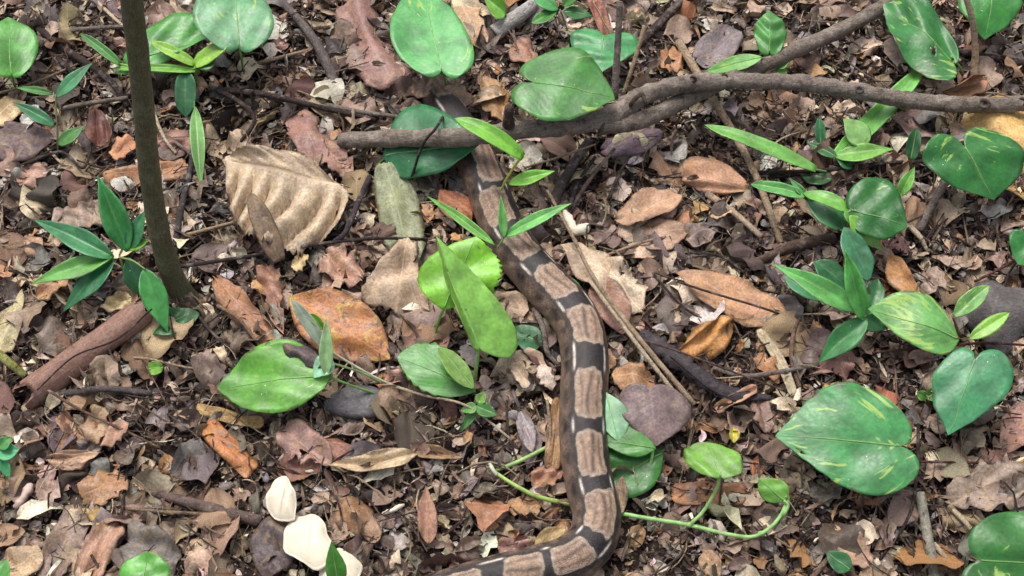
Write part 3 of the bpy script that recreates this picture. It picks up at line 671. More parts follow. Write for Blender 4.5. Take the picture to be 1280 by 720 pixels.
dead('glossy mauve grey heart shaped dead leaf', 'heart', (812, 486), (820, 558), (772, 504), (864, 510), col=(126, 106, 104), h=(.052, .036, .040, .042), curl=.02, wave=.04, arch=.03, warp=.03, lobe=.13, ribs=.012, nu=30, nv=18, mottle=.12)
dead('orange brown strap leaf under the small round green leaf', 'strip', (932, 618), (840, 616), 30, col=(168, 116, 78), h=(.014, .014), rag=.1)
dead('bright orange strip leaf left of the pink crumpled leaf', 'strip', (258, 530), (316, 590), 29, col=(184, 118, 70), h=(.018, .016), curl=-.3, mottle=.5)
dead('cream boat shaped leaf folded along its length', 'lance', (522, 568), (408, 582), 26, col=(208, 182, 146), h=(.016, .020), curl=.5, bow=.05, rise=.008)
dead('tan narrow leaf joined behind the cream boat leaf', 'lance', (512, 562), (580, 572), 18, col=(168, 136, 104), h=(.014, .014), curl=.4)
dead('brown orange leaf with pink crumpled neighbour', 'ellip', (400, 548), (455, 578), 34, col=(146, 98, 78), h=(.018, .014), curl=-.5)
dead('pink crumpled leaf with holes near the boat leaf', 'torn', (352, 540), (412, 574), 50, col=(172, 136, 124), h=(.018, .020), rag=.2, holes=2, wave=.18)
dead('reddish brown crumpled leaf below the pink crumpled leaf', 'torn', (346, 590), (402, 582), 36, col=(140, 98, 84), h=(.012, .014), rag=.2, wave=.2)
dead('tan square leaf piece at the twig crossing left side', 'torn', (112, 552), (128, 508), 34, col=(174, 144, 116), h=(.018, .026), rag=.1)
dead('peach brown leaf piece beside the tan square piece', 'torn', (122, 556), (160, 530), 28, col=(168, 128, 104), h=(.016, .020), rag=.15)
dead('tan half leaf with straight dark lower edge', 'lance', (58, 574), (126, 566), 26, col=(186, 150, 122), h=(.014, .016), skew=.2)
dead('orange tan broken leaf in the lower left litter', 'torn', (104, 622), (160, 594), 44, col=(174, 130, 96), h=(.016, .018), rag=.2, wave=.14)
dead('yellowish crumbly leaf bit on the lower left litter', 'torn', (112, 636), (142, 660), 26, col=(176, 146, 86), h=(.016, .018), rag=.25, wave=.2)
dead('long tan plank like leaf strip at lower left', 'strip', (104, 728), (146, 654), 38, col=(172, 132, 108), h=(.016, .018), rag=.12)
dead('brown grey worn leaf strip left of the plank like strip', 'strip', (58, 728), (100, 634), 42, col=(138, 116, 104), h=(.012, .016), rag=.15, wave=.12)
dead('grey veined broad dead leaf behind the green tip', 'ovate', (200, 728), (166, 650), 74, col=(118, 110, 104), h=(.016, .022), ribs=.05)
dead('tan round dead leaf with dark blotch at lower left', 'round', (6, 712), (54, 690), 40, col=(186, 158, 124), h=(.014, .018))
dead('large dark purple brown leaf beside the small seedling', 'ellip', (-30, 178), (66, 172), 44, col=(104, 84, 82), h=(.018, .022), curl=-.2, bow=-.04)
dead('cream tan leaf above the large dark purple leaf', 'ovate', (-14, 150), (32, 126), 36, col=(206, 178, 134), h=(.022, .024))
dead('white papery scrap by the small seedling', 'torn', (28, 160), (48, 132), 18, col=(226, 222, 212), h=(.024, .028), rag=.2)
dead('dark red brown folded leaf between seedling and sapling', 'ovate', (128, 184), (118, 132), 32, col=(122, 78, 70), h=(.016, .024), rise=.012)
dead('pinkish tan leaf below the large dark purple leaf', 'ellip', (16, 222), (66, 216), 34, col=(176, 138, 120), h=(.014, .016))
dead('orange brown leaf pressed behind the sapling', 'strip', (130, 222), (234, 206), 26, col=(168, 120, 84), h=(.014, .018), curl=-.3)
dead('orange square leaf scrap left of the sapling', 'torn', (140, 198), (166, 172), 26, col=(192, 134, 96), h=(.018, .020), rag=.12)
dead('taupe oblong leaf behind the sapling seedling', 'strip', (68, 276), (132, 266), 34, col=(158, 136, 122), h=(.016, .016), rag=.06)
dead('peach round dry pod like leaf left of the seedling', 'round', (30, 300), (54, 306), 28, col=(190, 150, 122), h=(.020, .020), curl=-.7)
dead('pale olive tan long leaf standing at the left', 'lance', (0, 444), (30, 362), 32, col=(178, 164, 122), h=(.014, .020), bow=.03)
dead('pale yellow folded leaf above the bark roll', 'ovate', (164, 374), (126, 384), 26, col=(196, 178, 134), h=(.024, .020))
dead('small tan leaf left of the bark roll', 'torn', (44, 372), (86, 350), 22, col=(184, 140, 104), h=(.014, .016))
dead('orange ragged leaf leading down to the spotted leaf', 'torn', (268, 350), (352, 438), 36, col=(178, 126, 92), h=(.020, .016), rag=.3, wave=.15, nu=24)
dead('pinkish brown rolled leaf above the orange ragged leaf', 'torn', (330, 330), (346, 384), 34, col=(160, 116, 96), h=(.026, .020), rag=.2, wave=.28)
dead('pink tan crumpled leaf with yellow centre by the cream fan', 'torn', (404, 320), (452, 350), 50, col=(184, 144, 122), h=(.024, .022), rag=.28, wave=.2)
dead('reddish brown leaf under the cream fan leaf', 'ovate', (418, 340), (452, 384), 44, col=(140, 100, 88), h=(.016, .014))
dead('cream yellow curl between the ribbed leaf and the spotted leaf', 'torn', (366, 336), (384, 318), 18, col=(202, 176, 128), h=(.028, .030), rag=.2, wave=.3)
dead('large yellow orange leaf behind the far right heart leaf', 'ovate', (1330, 216), (1176, 176), (1270, 126), (1270, 258), col=(220, 178, 108), h=(.016, .022, .024, .012), wave=.05, mottle=.5)
dead('curled orange tan leaf standing in a dark hollow', 'ellip', (1152, 374), (1112, 318), 30, col=(202, 148, 96), h=(.016, .040), curl=-.35, rise=.010)
dead('brown shaded leaf half beneath the curled orange leaf', 'ellip', (1140, 380), (1106, 344), 34, col=(136, 84, 52), h=(.012, .016))
dead('tan folded leaf resting above the branch at right', 'ovate', (1184, 116), (1234, 100), (1216, 92), (1216, 122), col=(180, 132, 98), h=(.02, .02, .05, .02))
dead('mauve brown flat leaf beneath the branch at right', 'ellip', (1112, 146), (1196, 176), 38, col=(146, 118, 114), h=(.014, .014), rag=.1)
dead('cream strip bent beside the grey looping twig', 'strip', (948, 412), (992, 494), 13, col=(190, 174, 142), h=(.016, .018), bow=.06, warp=.06, wave=.03)
dead('pinkish tan narrow chip beside the dark pod', 'strip', (894, 512), (946, 484), 14, col=(190, 148, 120), h=(.018, .022))
dead('orange tan square leaf above the mauve heart leaf', 'torn', (768, 466), (820, 478), 36, col=(192, 144, 104), h=(.028, .024), rag=.12)
dead('greyish purple flat leaf near the top right branch', 'round', (872, 74), (926, 42), 42, col=(124, 112, 114), h=(.016, .018))
dead('purple glossy leaf in the shade of the fork', 'round', (758, 186), (828, 166), 30, col=(108, 86, 98), h=(.018, .020), curl=-.3)
dead('light brown round leaf among crumpled ones right of snake', 'round', (774, 272), (852, 246), 40, col=(186, 146, 116), h=(.020, .022), rag=.06)
dead('light grey brown crumpled leaf under the light brown round leaf', 'torn', (776, 298), (806, 272), 40, col=(182, 156, 132), h=(.018, .016), rag=.25, wave=.22)
dead('soft brown leaf right of the crumpled grey brown leaf', 'ovate', (800, 300), (862, 284), 46, col=(170, 136, 114), h=(.018, .016), rag=.1)
dead('greyish folded leaf below the tan ribbed leaf', 'ovate', (858, 300), (898, 282), 34, col=(140, 120, 112), h=(.014, .018))
dead('pale peach leaf chip right of the greyish folded leaf', 'torn', (886, 268), (918, 262), 16, col=(214, 176, 140), h=(.02, .022), rag=.1)
dead('pinkish brown veined leaf at the right edge', 'ovate', (1298, 512), (1250, 560), 58, col=(166, 124, 108), h=(.018, .014))
dead('large grey tan torn leaf with wavy edge at lower right', 'torn', (1300, 594), (1182, 622), 60, col=(164, 144, 128), h=(.016, .018), rag=.25, wave=.12, nu=26)
dead('tan yellow leaf with dark holes above the branch', 'torn', (606, 100), (632, 152), 40, col=(178, 138, 96), h=(.018, .020), rag=.15, holes=2)
dead('cream curled leaf edge beside the tan holed leaf', 'lance', (640, 116), (580, 140), 18, col=(206, 180, 150), h=(.020, .020), curl=.6, bow=-.10)
dead('tan cream leaf right of the big glossy top leaf', 'torn', (574, 2), (602, 58), 40, col=(192, 156, 122), h=(.022, .018), rag=.16, wave=.14)
dead('pale cream bits above the tan cream leaf', 'torn', (566, 2), (612, 14), 22, col=(216, 194, 158), h=(.026, .026), rag=.3)
dead('pinkish crumpled leaf above the forked branch left end', 'torn', (368, 142), (402, 206), 46, col=(154, 112, 102), h=(.018, .018), rag=.2, wave=.14)
dead('pink brown crumbling leaf touching the branch left end', 'torn', (398, 182), (440, 214), 40, col=(170, 130, 114), h=(.018, .016), rag=.25, wave=.16)
dead('orange brown leaf wedged left of the snake', 'ellip', (548, 238), (592, 276), 34, col=(176, 110, 74), h=(.022, .014))
dead('pinkish leaf with a dark hole beside the snake bend', 'ovate', (634, 706), (660, 664), 46, col=(176, 136, 126), h=(.014, .018), holes=1)
dead('mustard yellow small leaf inside the snake bend', 'ellip', (668, 686), (708, 662), 25, col=(182, 156, 106), h=(.014, .020), bow=.04)
dead('tan upright leaf touching the snake right flank', 'ovate', (772, 642), (778, 594), 23, col=(176, 150, 124), h=(.016, .034))
dead('lavender grey dry leaf left of the snake', 'ellip', (650, 512), (666, 566), 24, col=(164, 152, 152), h=(.022, .018))
dead('tan brown strip tucked against the snake left flank', 'strip', (700, 498), (690, 588), 22, col=(164, 128, 92), h=(.018, .016))
dead('orange pink leaf left of the green stalk', 'torn', (664, 600), (706, 588), 32, col=(172, 124, 100), h=(.014, .016), rag=.15)
dead('orange rotting leaf end under the pale green stalk', 'torn', (634, 632), (676, 632), 30, col=(190, 142, 96), h=(.014, .016), rag=.2)
dead('red brown strip hanging behind the paired green leaves', 'strip', (740, -4), (760, 46), 18, col=(138, 78, 62), h=(.018, .018))
dead('orange brown leaf with hole right of the tan slanting twig', 'torn', (826, 76), (856, 72), 30, col=(180, 128, 88), h=(.018, .018), rag=.15, holes=1)
dead('brown leaf left of the heart leaf above the branch', 'ovate', (640, 58), (672, 76), 30, col=(162, 118, 98), h=(.016, .016))
dead('pale shell coloured leaf beside the dark gap left of snake', 'torn', (642, 452), (660, 486), 20, col=(214, 190, 160), h=(.024, .020), rag=.2, wave=.2)
dead('pale scrap leaf right of the pale shell leaf', 'torn', (676, 456), (690, 488), 22, col=(206, 186, 168), h=(.020, .020), rag=.25, wave=.2)
dead('orange tan leaf between snake and orange tan square', 'torn', (744, 470), (772, 438), 26, col=(180, 142, 112), h=(.016, .018), rag=.2)
dead('brown rolled leaf beneath the white mushrooms', 'ovate', (424, 626), (470, 672), 46, col=(150, 112, 82), h=(.016, .020), curl=-.6)
dead('tan cupped leaf left of the brown rolled leaf', 'ovate', (470, 676), (452, 634), 26, col=(178, 142, 112), h=(.018, .020), curl=-.5)
dead('pinkish slim curled leaf at the mulch centre', 'lance', (536, 680), (532, 606), 26, col=(168, 124, 104), h=(.016, .022), curl=-.4)
dead('dark purple brown leaf below the mushrooms', 'ellip', (330, 724), (352, 640), 56, col=(82, 68, 68), h=(.012, .018))
dead('dark brown leaf under the brown rolled leaf', 'ovate', (436, 700), (468, 664), 34, col=(88, 66, 60), h=(.012, .016))
dead('pale tan torn leaf right of the pale grey stick', 'torn', (1086, 706), (1042, 664), 38, col=(186, 148, 122), h=(.014, .016), rag=.25, wave=.16)
dead('tan small leaf right of the snake lower bend', 'ovate', (880, 690), (898, 726), 30, col=(178, 144, 110), h=(.014, .016))
dead('brown grey leaf behind the dark pod', 'torn', (946, 494), (960, 540), 28, col=(134, 106, 94), h=(.014, .016), rag=.15)
dead('yellow small oval fallen leaf above the round green leaf', 'ellip', (918, 554), (918, 534), 13, col=(198, 188, 70), h=(.022, .022))
dead('brown grey leaf over the buried end of the snake', 'torn', (520, 120), (538, 96), 26, col=(136, 108, 92), h=(.046, .040), rag=.15)
dead('tan torn leaf right of the buried end of the snake', 'torn', (556, 110), (590, 128), 28, col=(160, 128, 104), h=(.040, .026), rag=.15)
dead('yellow brown long leaf under the split green leaf', 'strip', (246, 508), (330, 528), 16, col=(176, 142, 86), h=(.014, .014), bow=-.03)

# dark pod, stones, fungi
def lump(name, label, cat, px, py, rx, ry, rz, h, col, mat, seed, amp=.14, subdiv=3):
    import bmesh
    c = G(px, py, h); k = 1/PPM(px, py, h); bm = bmesh.new(); bmesh.ops.create_icosphere(bm, subdivisions=subdiv, radius=1.)
    rr = np.random.default_rng(seed); W = rr.normal(0, 1, (9, 3))*2.; P0 = rr.uniform(0, 6.28, 9)
    for v in bm.verts:
        q = np.array(v.co); a = 1+amp*np.sin(W@q+P0).sum()/3
        v.co = Vector((q[0]*rx*k*a, q[1]*ry*k*a, q[2]*rz*k*a))
    me = bpy.data.meshes.new(name); bm.to_mesh(me); bm.free()
    me.polygons.foreach_set('use_smooth', np.ones(len(me.polygons), bool))
    o = link(name, me, mat, lin(col), None, c); tag(o, label, cat); mark([c+v.co for v in me.vertices], 0); return o
lump('stone', 'dark grey rough stone behind the little mottled leaves', 'stone', 1256, 398, 42, 46, 22, .010, (86, 80, 78), M['stone'], 4, .30, 4)
lump('stone', 'dark grey flat stone chip beside the split green leaf', 'stone', 446, 503, 36, 21, 12, .012, (112, 108, 108), M['stone'], 5)
lump('stone', 'rounded brown stone half buried in the mulch', 'stone', 590, 690, 20, 15, 14, .004, (128, 108, 98), M['stone'], 9)
lump('stone', 'small grey pebble beside the lavender grey leaf', 'stone', 640, 520, 10, 8, 7, .010, (150, 140, 136), M['stone'], 12)

def build_pod():
    pts = [(802, 416, .018), (826, 432, .026), (852, 452, .028), (884, 476, .026), (918, 494, .022), (962, 500, .014)]; b = G(802, 416, .0)
    co, fc, uv = tube([G(*p) for p in pts], [.005, .0120, .0115, .009, .0075, .003], 14, 60, .28, 31)
    z = np.array([G(*p).z for p in pts]).mean(); co[:, 2] = z+(co[:, 2]-z)*.55
    o = link('seed_pod', mesh_data('seed_pod', co-np.array(b), fc, uv), M['stone'], lin((62, 54, 56)), None, b)
    tag(o, 'blackish wrinkled seed pod right of the straight tan stick', 'seed pod'); mark(co, 0)
    co2, fc2, uv2 = tube([G(838, 446, .034), G(852, 456, .038), G(886, 484, .036), G(920, 502, .03)], [.0012, .0025, .0025, .0012], 6, 20, .1, 3)
    link('seam', mesh_data('seam', co2-np.array(b), fc2, uv2), M['stone'], lin((48, 40, 44)), o)
build_pod()

def mushroom(label, px, py, rx, ry, ang, h, taper, seed, tilt):
    b = G(px+4, py+6, .0); root = empty('mushroom', b); tag(root, label, 'mushroom')
    c = G(px, py, h); k = 1/PPM(px, py, h); rr = np.random.default_rng(seed); N, S = 9, 36; ph = rr.uniform(0, 6, 4); co, fc = [], []
    ca, sa = math.cos(ang), math.sin(ang)
    for lay in (0, 1):
        for i in range(N+1):
            f = i/N
            for j in range(S):
                a = 2*math.pi*j/S; e = 1+.07*math.sin(2*a+ph[0])+.07*math.sin(3*a+ph[1])+.045*math.sin(5*a+ph[2])+.025*math.sin(9*a+ph[3])
                x, y = math.cos(a)*e*f, math.sin(a)*e*f
                y *= 1-taper*x if taper else 1
                X, Y = (x*rx*ca-y*ry*sa)*k, (x*rx*sa+y*ry*ca)*k/.84
                z = .008*(1-f**2.0)-.0022*math.exp(-((x*.8+y*.6-.15)/.10)**2)-.0016*math.exp(-((x*.5-y*.9+.3)/.07)**2)+.0015*math.sin(4*a+ph[3])*f*f-.002*f**6
                if lay: z = z*.6-.0035*(1-f**4)
                co.append((c.x+X, c.y+Y, c.z+z+tilt[0]*X+tilt[1]*Y))
    H = (N+1)*S
    for i in range(N):
        for j in range(S):
            a, a2 = i*S+j, i*S+(j+1) % S; fc.append((a, a+S, a2+S, a2)); fc.append((H+a, H+a2, H+a2+S, H+a+S))
    for j in range(S):
        a, a2 = N*S+j, N*S+(j+1) % S; fc.append((a, H+a, H+a2, a2))
    link('cap', mesh_data('cap', np.array(co)-np.array(b), fc, [(v[0]*10, v[1]*10) for v in co]), M['fungus'], lin((224, 212, 188)), root)
    mark(np.array(co), 1)
    co, fc, uv = tube([Vector(b)-Vector((0, 0, .006)), (Vector(b)+c)/2, c+Vector((0, 0, -.001))], [.005, .0042, .006], 10, 10, .05, seed)
    link('stem', mesh_data('stem', co-np.array(b), fc, uv), M['fungus'], lin((222, 206, 176)), root)
mushroom('small round cream mushroom cap with a tapering lower side', 353, 627, 26, 19, -.95, .034, .38, 1, (.1, .05))
mushroom('largest cream mushroom cap with lobed outline', 386, 676, 35, 28, -.75, .030, .05, 2, (.05, -.1))
mushroom('cream mushroom cap half hidden by the green spike', 424, 710, 26, 22, -.3, .022, 0., 3, (-.05, 0))
def fungus_bit(label, pts, seed, f=1., col=(228, 216, 192)):
    co, fc, uv = tube([G(*p) for p in pts], [.003*f, .0065*f, .005*f, .0075*f, .004*f], 12, 26, .2, seed); b = G(*pts[0])
    o = link('fungus', mesh_data('fungus', co-np.array(b), fc, uv), M['fungus'], lin(col), None, b); tag(o, label, 'fungus'); mark(co, 1)
fungus_bit('knobbly white fungus right of the snake under grass blade', [(706, 264, .018), (712, 275, .022), (717, 288, .022), (728, 287, .022), (735, 282, .016)], 4)
fungus_bit('tiny white fungus sliver in the mulch below boat leaf', [(478, 642, .012), (484, 640, .016), (490, 638, .018), (498, 634, .018), (505, 631, .014)], 6, .38)
fungus_bit('little pale pinkish fungus knob left of dry brown strip', [(18, 634, .012), (24, 630, .016), (30, 622, .018), (36, 612, .018), (38, 606, .014)], 9, .8, (190, 166, 152))

# ================================================================== GREEN PLANTS
GR = dict(mid=(58, 128, 58), deep=(38, 100, 52), bright=(92, 170, 58), blue=(70, 132, 96), teal=(48, 112, 78), lime=(120, 178, 70), silver=(96, 148, 110))
def stalk(parent, pts, r0, r1, col=(120, 160, 80), name='petiole', n=14):
    P3 = [G(*p) if not isinstance(p, Vector) else p for p in pts]; k = 1/1000.
    co, fc, uv = tube(P3, [r0*k, (r0+r1)*k/2, r1*k], 8, n, .03, 2)
    return link(name, mesh_data(name, co-np.array(parent.location), fc, uv), M['stem'], lin(col), parent)
def green_blade(parent, shape, b, t, L, R=None, col='mid', h=(.05, .05), var=0., name='blade', **k):
    h = list(h)+([h[0], h[0]] if len(h) == 2 else [])
    seed = (int(b[0])*13+int(b[1])*5+int(t[0])*3) % 9973
    k.setdefault('wave', .03); k.setdefault('arch', .04); k.setdefault('warp', .035)
    o, co = blade_object(name, M['green'], lin(GR[col] if isinstance(col, str) else col), shape, b, t, L, R, h, parent, parent.location, seed, **k)
    o['variegation'] = float(var)
    if k.get('nu', 18) >= 24:
        nu, nv = k['nu'], k.get('nv', 10); loc = np.array(parent.location); me = o.data; q = np.array([me.vertices[i*(nv+1)+nv//2].co for i in range(0, nu)])
        q = q+np.array([0, 0, .0005])[None]; cc, ff, uu = tube(q[::3], [.0011, .0007, .0003], 5, nu)
        link('midrib', mesh_data('midrib', cc, ff, uu), M['stem'], tuple(.55*a+.45*b for a, b in zip(lin(GR[col] if isinstance(col, str) else col), lin((150, 190, 110)))), o)
    return o
def heart(label, b, t, L, R, pet, h=(.06, .045, .06, .06), col='mid', var=0., shape='heart', name='vine_leaf', r=(1.7, 1.4), pcol=(112, 156, 84), **k):
    root = empty(name, G(pet[-1][0], pet[-1][1], 0)); tag(root, label, 'green leaf')
    k.setdefault('nu', 26); k.setdefault('nv', 16); k.setdefault('ribs', .003); k.setdefault('warp', .05)
    green_blade(root, shape, b, t, L, R, col, h, var, **k)
    stalk(root, [(b[0]+(t[0]-b[0])*.02, b[1]+(t[1]-b[1])*.02, h[0]-.0005)]+pet[:-1]+[(pet[-1][0], pet[-1][1], -.004)], r[1], r[0], pcol)
    return root
def plant(label, base, name='seedling', cat='plant'):
    root = empty(name, G(base[0], base[1], 0)); tag(root, label, cat); return root

heart('half glossy green heart leaf at the left edge by dark sticks', (14, 93), (10, 22), (-26, 62), (48, 60), [(16, 100, .03), (20, 112, 0)], col=(66, 146, 62), h=(.06, .055, .075, .05), shape='cord')
heart('broad green heart leaf passing behind the sapling', (160, 78), (262, 46), (212, 22), (190, 88), [(150, 92, .03), (150, 104, 0)], col=(62, 142, 66), h=(.05, .06, .055, .05))
heart('silvery glossy heart leaf touching the broad leaf behind sapling', (298, 56), (292, -34), (241, 22), (342, 30), [(302, 74, .05), (304, 92, 0)], col='silver', var=.35, h=(.075, .06, .085, .08), shape='cord')
heart('big glossy heart leaf above the forked branch with pale lobe', (551, 88), (526, -22), (487, 48), (591, 60), [(556, 100, .05), (560, 116, 0)], col=(84, 156, 98), var=.42, h=(.085, .07, .09, .085), arch=.03, shape='cord')
heart('dark teal leaf pinned beneath the forked branch', (482, 196), (600, 178), (524, 134), (528, 226), [(474, 204, .02), (468, 212, 0)], col='teal', shape='ovate', h=(.036, .074, .046, .034), nu=24)
heart('kidney shaped green heart leaf standing over the branch', (668, 104), (768, 126), (712, 60), (678, 151), [(690, 112, .098), (706, 134, .05), (712, 148, 0)], col=(54, 126, 56), var=.3, h=(.125, .115, .125, .125), lobe=.28)
heart('paired lobed green leaf pierced by the slim upright stick', (754, 46), (750, 92), (712, 46), (800, 56), [(752, 70, .03), (752, 88, 0)], col=(64, 138, 92), h=(.055, .05, .05, .05))
heart('green leaf touching the upper fork with rounded outline', (962, 64), (962, 14), (942, 42), (983, 44), [(962, 70, .03), (960, 78, 0)], col=(62, 140, 66), h=(.058, .07, .06, .06))
heart('dark pointed heart leaf with lime patches above the branch', (1191, 72), (1103, 8), (1158, 4), (1142, 84), [(1200, 84, .04), (1206, 98, 0)], col=(48, 112, 64), var=.40, nu=60, nv=36, holes=1, h=(.07, .055, .07, .065))
heart('green heart leaf pointing down beside pale upright stem', (1240, -26), (1232, 50), (1198, 2), (1276, 0), [(1246, -40, .05), (1250, -56, 0)], col=(54, 128, 68), h=(.09, .06, .08, .08))
heart('dark green heart leaf over the large yellow orange leaf', (1206, 184), (1242, 252), (1156, 204), (1276, 184), [(1190, 206, .045), (1170, 234, 0)], col=(42, 106, 58), var=.28, h=(.085, .055, .075, .08), arch=.03, lobe=.32)
heart('blue green heart leaf with tip pointing down beneath mottled leaf', (1217, 450), (1186, 545), (1167, 468), (1266, 476), [(1206, 490, .05), (1186, 530, .02), (1176, 552, 0)], col=(66, 134, 98), h=(.085, .055, .07, .08), pcol=(110, 100, 80))
heart('largest green heart leaf with lime streaked tip near pale stick', (1124, 556), (969, 545), (1066, 480), (1092, 618), [(1136, 566, .045), (1148, 584, 0)], col=(62, 132, 84), var=.50, h=(.07, .05, .075, .055), nu=64, nv=40, holes=1)
heart('dark green glossy heart leaf in the lower right corner', (1226, 700), (1352, 716), (1264, 640), (1248, 776), [(1214, 712, .03), (1206, 728, 0)], col=(46, 108, 56), var=.34, h=(.07, .05, .075, .065))
heart('green leaf edge entering at right below the yellow leaf', (1300, 300), (1272, 330), (1264, 290), (1310, 330), [(1306, 306, .02), (1308, 316, 0)], col=(48, 116, 66), shape='ovate')
heart('split bright green leaf under the grey green strap', (412, 470), (272, 486), (352, 428), (348, 518), [(440, 482, .04), (474, 494, .012), (486, 500, 0)], col=(80, 158, 58), var=.42, h=(.06, .04, .06, .045), shape='ovate', nu=28)
heart('bright round green leaf on a stalk above orange strap leaf', (900, 594), (884, 553), (928, 578), (856, 576), [(896, 610, .05), (880, 638, .032), (862, 656, .021), (860, 658, 0)], col=(96, 158, 62), shape='round', h=(.072, .062, .07, .06), r=(2.2, 1.9), pcol=(148, 192, 112), name='vine_leaf')
heart('little green leaf folded at the vine end', (980, 626), (948, 598), (982, 604), (954, 624), [(985, 632, .040), (978, 646, .030), (972, 656, 0)], col=(86, 150, 60), shape='ovate', h=(.044, .05, .05, .04), r=(2.2, 1.8), pcol=(148, 192, 112))
heart('bright green upright leaf seen from behind with folded side', (599, 438), (545, 296), (570, 390), (645, 414), [(596, 456, .04), (590, 492, 0)], lobe=.03, col=(110, 176, 78), h=(.065, .13, .08, .055), r=(2.4, 2.0), pcol=(140, 178, 96), arch=.05, ribs=.0, shape='heart', nu=60, nv=36, holes=1)
heart('vivid green leaf with toothed edge behind the upright leaf', (556, 384), (596, 296), (524, 338), (628, 352), [(548, 402, .04), (538, 440, 0)], col=(104, 184, 54), h=(.075, .10, .085, .075), serr=11, serr_side=-1, r=(2., 1.7), nu=34, pcol=(130, 176, 84), shape='ovate')
heart('deep green toothed leaf low beside the upright leaf', (592, 488), (496, 446), (548, 430), (532, 492), [(594, 492, .01), (598, 496, 0)], col=(58, 132, 56), h=(.032, .045, .04, .034), serr=8, nu=32, shape='ovate')
heart('pale green narrow leaf between toothed leaf and upright leaf', (592, 486), (548, 434), 26, None, [(594, 492, .012), (595, 496, 0)], col=(110, 156, 78), h=(.038, .06), shape='ellip')
heart('pale mint half leaf peeping out beside the snake', (758, 492), (772, 552), (786, 520), (748, 520), [(756, 488, .02), (750, 486, 0)], col=(130, 176, 140), h=(.042, .036, .04, .04), shape='ovate')
heart('green leaf under the mauve dead heart leaf', (818, 560), (754, 552), (786, 528), (790, 572), [(812, 584, .022), (800, 608, .006), (796, 614, 0)], col=(54, 128, 52), h=(.038, .034, .036, .034), shape='ovate', r=(1.9, 1.9), pcol=(120, 170, 92))
heart('dark shaded green leaf low beside the snake', (826, 566), (748, 612), (762, 556), (806, 618), [(832, 560, .01), (836, 556, 0)], col=(44, 112, 50), h=(.022, .018, .024, .018), shape='ovate')
heart('green leaf sliver peeping right of the snake neck', (734, 384), (696, 342), 22, None, [(738, 388, .02), (742, 392, 0)], col=(72, 140, 80), h=(.035, .045), shape='ellip')
heart('dark green leaf in the hollow left of the snake', (676, 430), (636, 412), 34, None, [(682, 434, .008), (686, 438, 0)], col=(36, 92, 60), h=(.014, .016), shape='ovate')
heart('tiny dark green leaf alone on the lower right mulch', (1062, 712), (1032, 690), 26, None, [(1066, 716, .006), (1068, 722, 0)], col=(48, 102, 66), h=(.022, .022), shape='ovate')
heart('green leaf tip in front of the grey veined leaf', (176, 736), (184, 690), (148, 722), (212, 722), [(174, 744, .02), (172, 752, 0)], col=(74, 156, 66), h=(.05, .055, .045, .045), shape='round')
heart('narrow green spike leaf standing before the mushroom', (424, 734), (414, 676), 26, None, [(424, 738, .03), (424, 744, 0)], col=(66, 150, 58), h=(.05, .09), shape='lance')
heart('green leaf corner at the lower left edge', (-8, 730), (10, 700), 30, None, [(-10, 734, .02), (-12, 740, 0)], col=(60, 136, 60), h=(.04, .04), shape='ovate')
heart('small round green leaf on the ground below the bark roll', (186, 462), (204, 458), 17, None, [(184, 463, .004), (182, 464, 0)], col=(88, 150, 50), h=(.016, .018), shape='round')
heart('folded bright green leaf behind the lichen whitened stub', (632, 18), (604, -6), (618, 22), (624, -12), [(634, 24, .02), (636, 30, 0)], col=(82, 150, 54), h=(.036, .04, .04, .06), shape='ellip')
heart('narrow green leaf lying along the upper fork limb', (952, 72), (878, 92), 20, None, [(958, 74, .02), (962, 80, 0)], col=(92, 160, 78), h=(.066, .03), shape='lance', var=.35)
heart('shaded dark leaf standing under the far right branch', (1138, 200), (1146, 160), 18, None, [(1138, 204, .01), (1138, 208, 0)], col=(52, 100, 66), h=(.024, .05), shape='strap')
heart('short dark upright leaf left of the long grass blade', (1026, 184), (1024, 146), 14, None, [(1026, 188, .01), (1026, 194, 0)], col=(70, 124, 92), h=(.026, .055), shape='ellip')

# climbing vine stem at lower right
v = plant('pale green creeping vine stem arching on the mulch', (782, 643), 'vine', 'vine')
stalk(v, [(776, 642, .014), (810, 648, .018), (860, 656, .020), (906, 667, .021), (940, 671, .022), (962, 660, .028), (976, 644, .034), (985, 624, .040)], 2.6, 2.0, (150, 196, 116), 'stem', 40)
stalk(v, [(985, 624, .040), (984, 618, .044), (982, 622, .045)], 2.2, 1.2, (150, 196, 116), 'tip', 8)
for px, py in ((862, 656), (952, 667)):
    c = G(px, py, .021); co, fc, uv = tube([c+Vector((-.004, 0, 0)), c, c+Vector((.004, 0, 0))], [.0022, .0034, .0022], 9, 8)
    link('node', mesh_data('node', co-np.array(v.location), fc, uv), M['stem'], lin((140, 182, 104)), v)
v = plant('cut pale green stalk pointing at the snake', (622, 587), 'stalk', 'stalk')
stalk(v, [(620, 588, .014), (650, 576, .018), (690, 556, .014)], 2.4, 2.6, (150, 180, 104), 'stem', 14)
v = plant('pale green stalk with whitish broken end beside rotting leaf', (622, 592), 'stalk', 'stalk')
stalk(v, [(618, 590, .020), (646, 608, .024), (676, 622, .022), (722, 632, .010)], 2.2, 3.0, (150, 178, 92), 'stem', 20)
stalk(v, [(612, 580, .018), (617, 588, .021), (622, 594, .021)], 2.3, 2.6, (186, 190, 160), 'broken_end', 8)

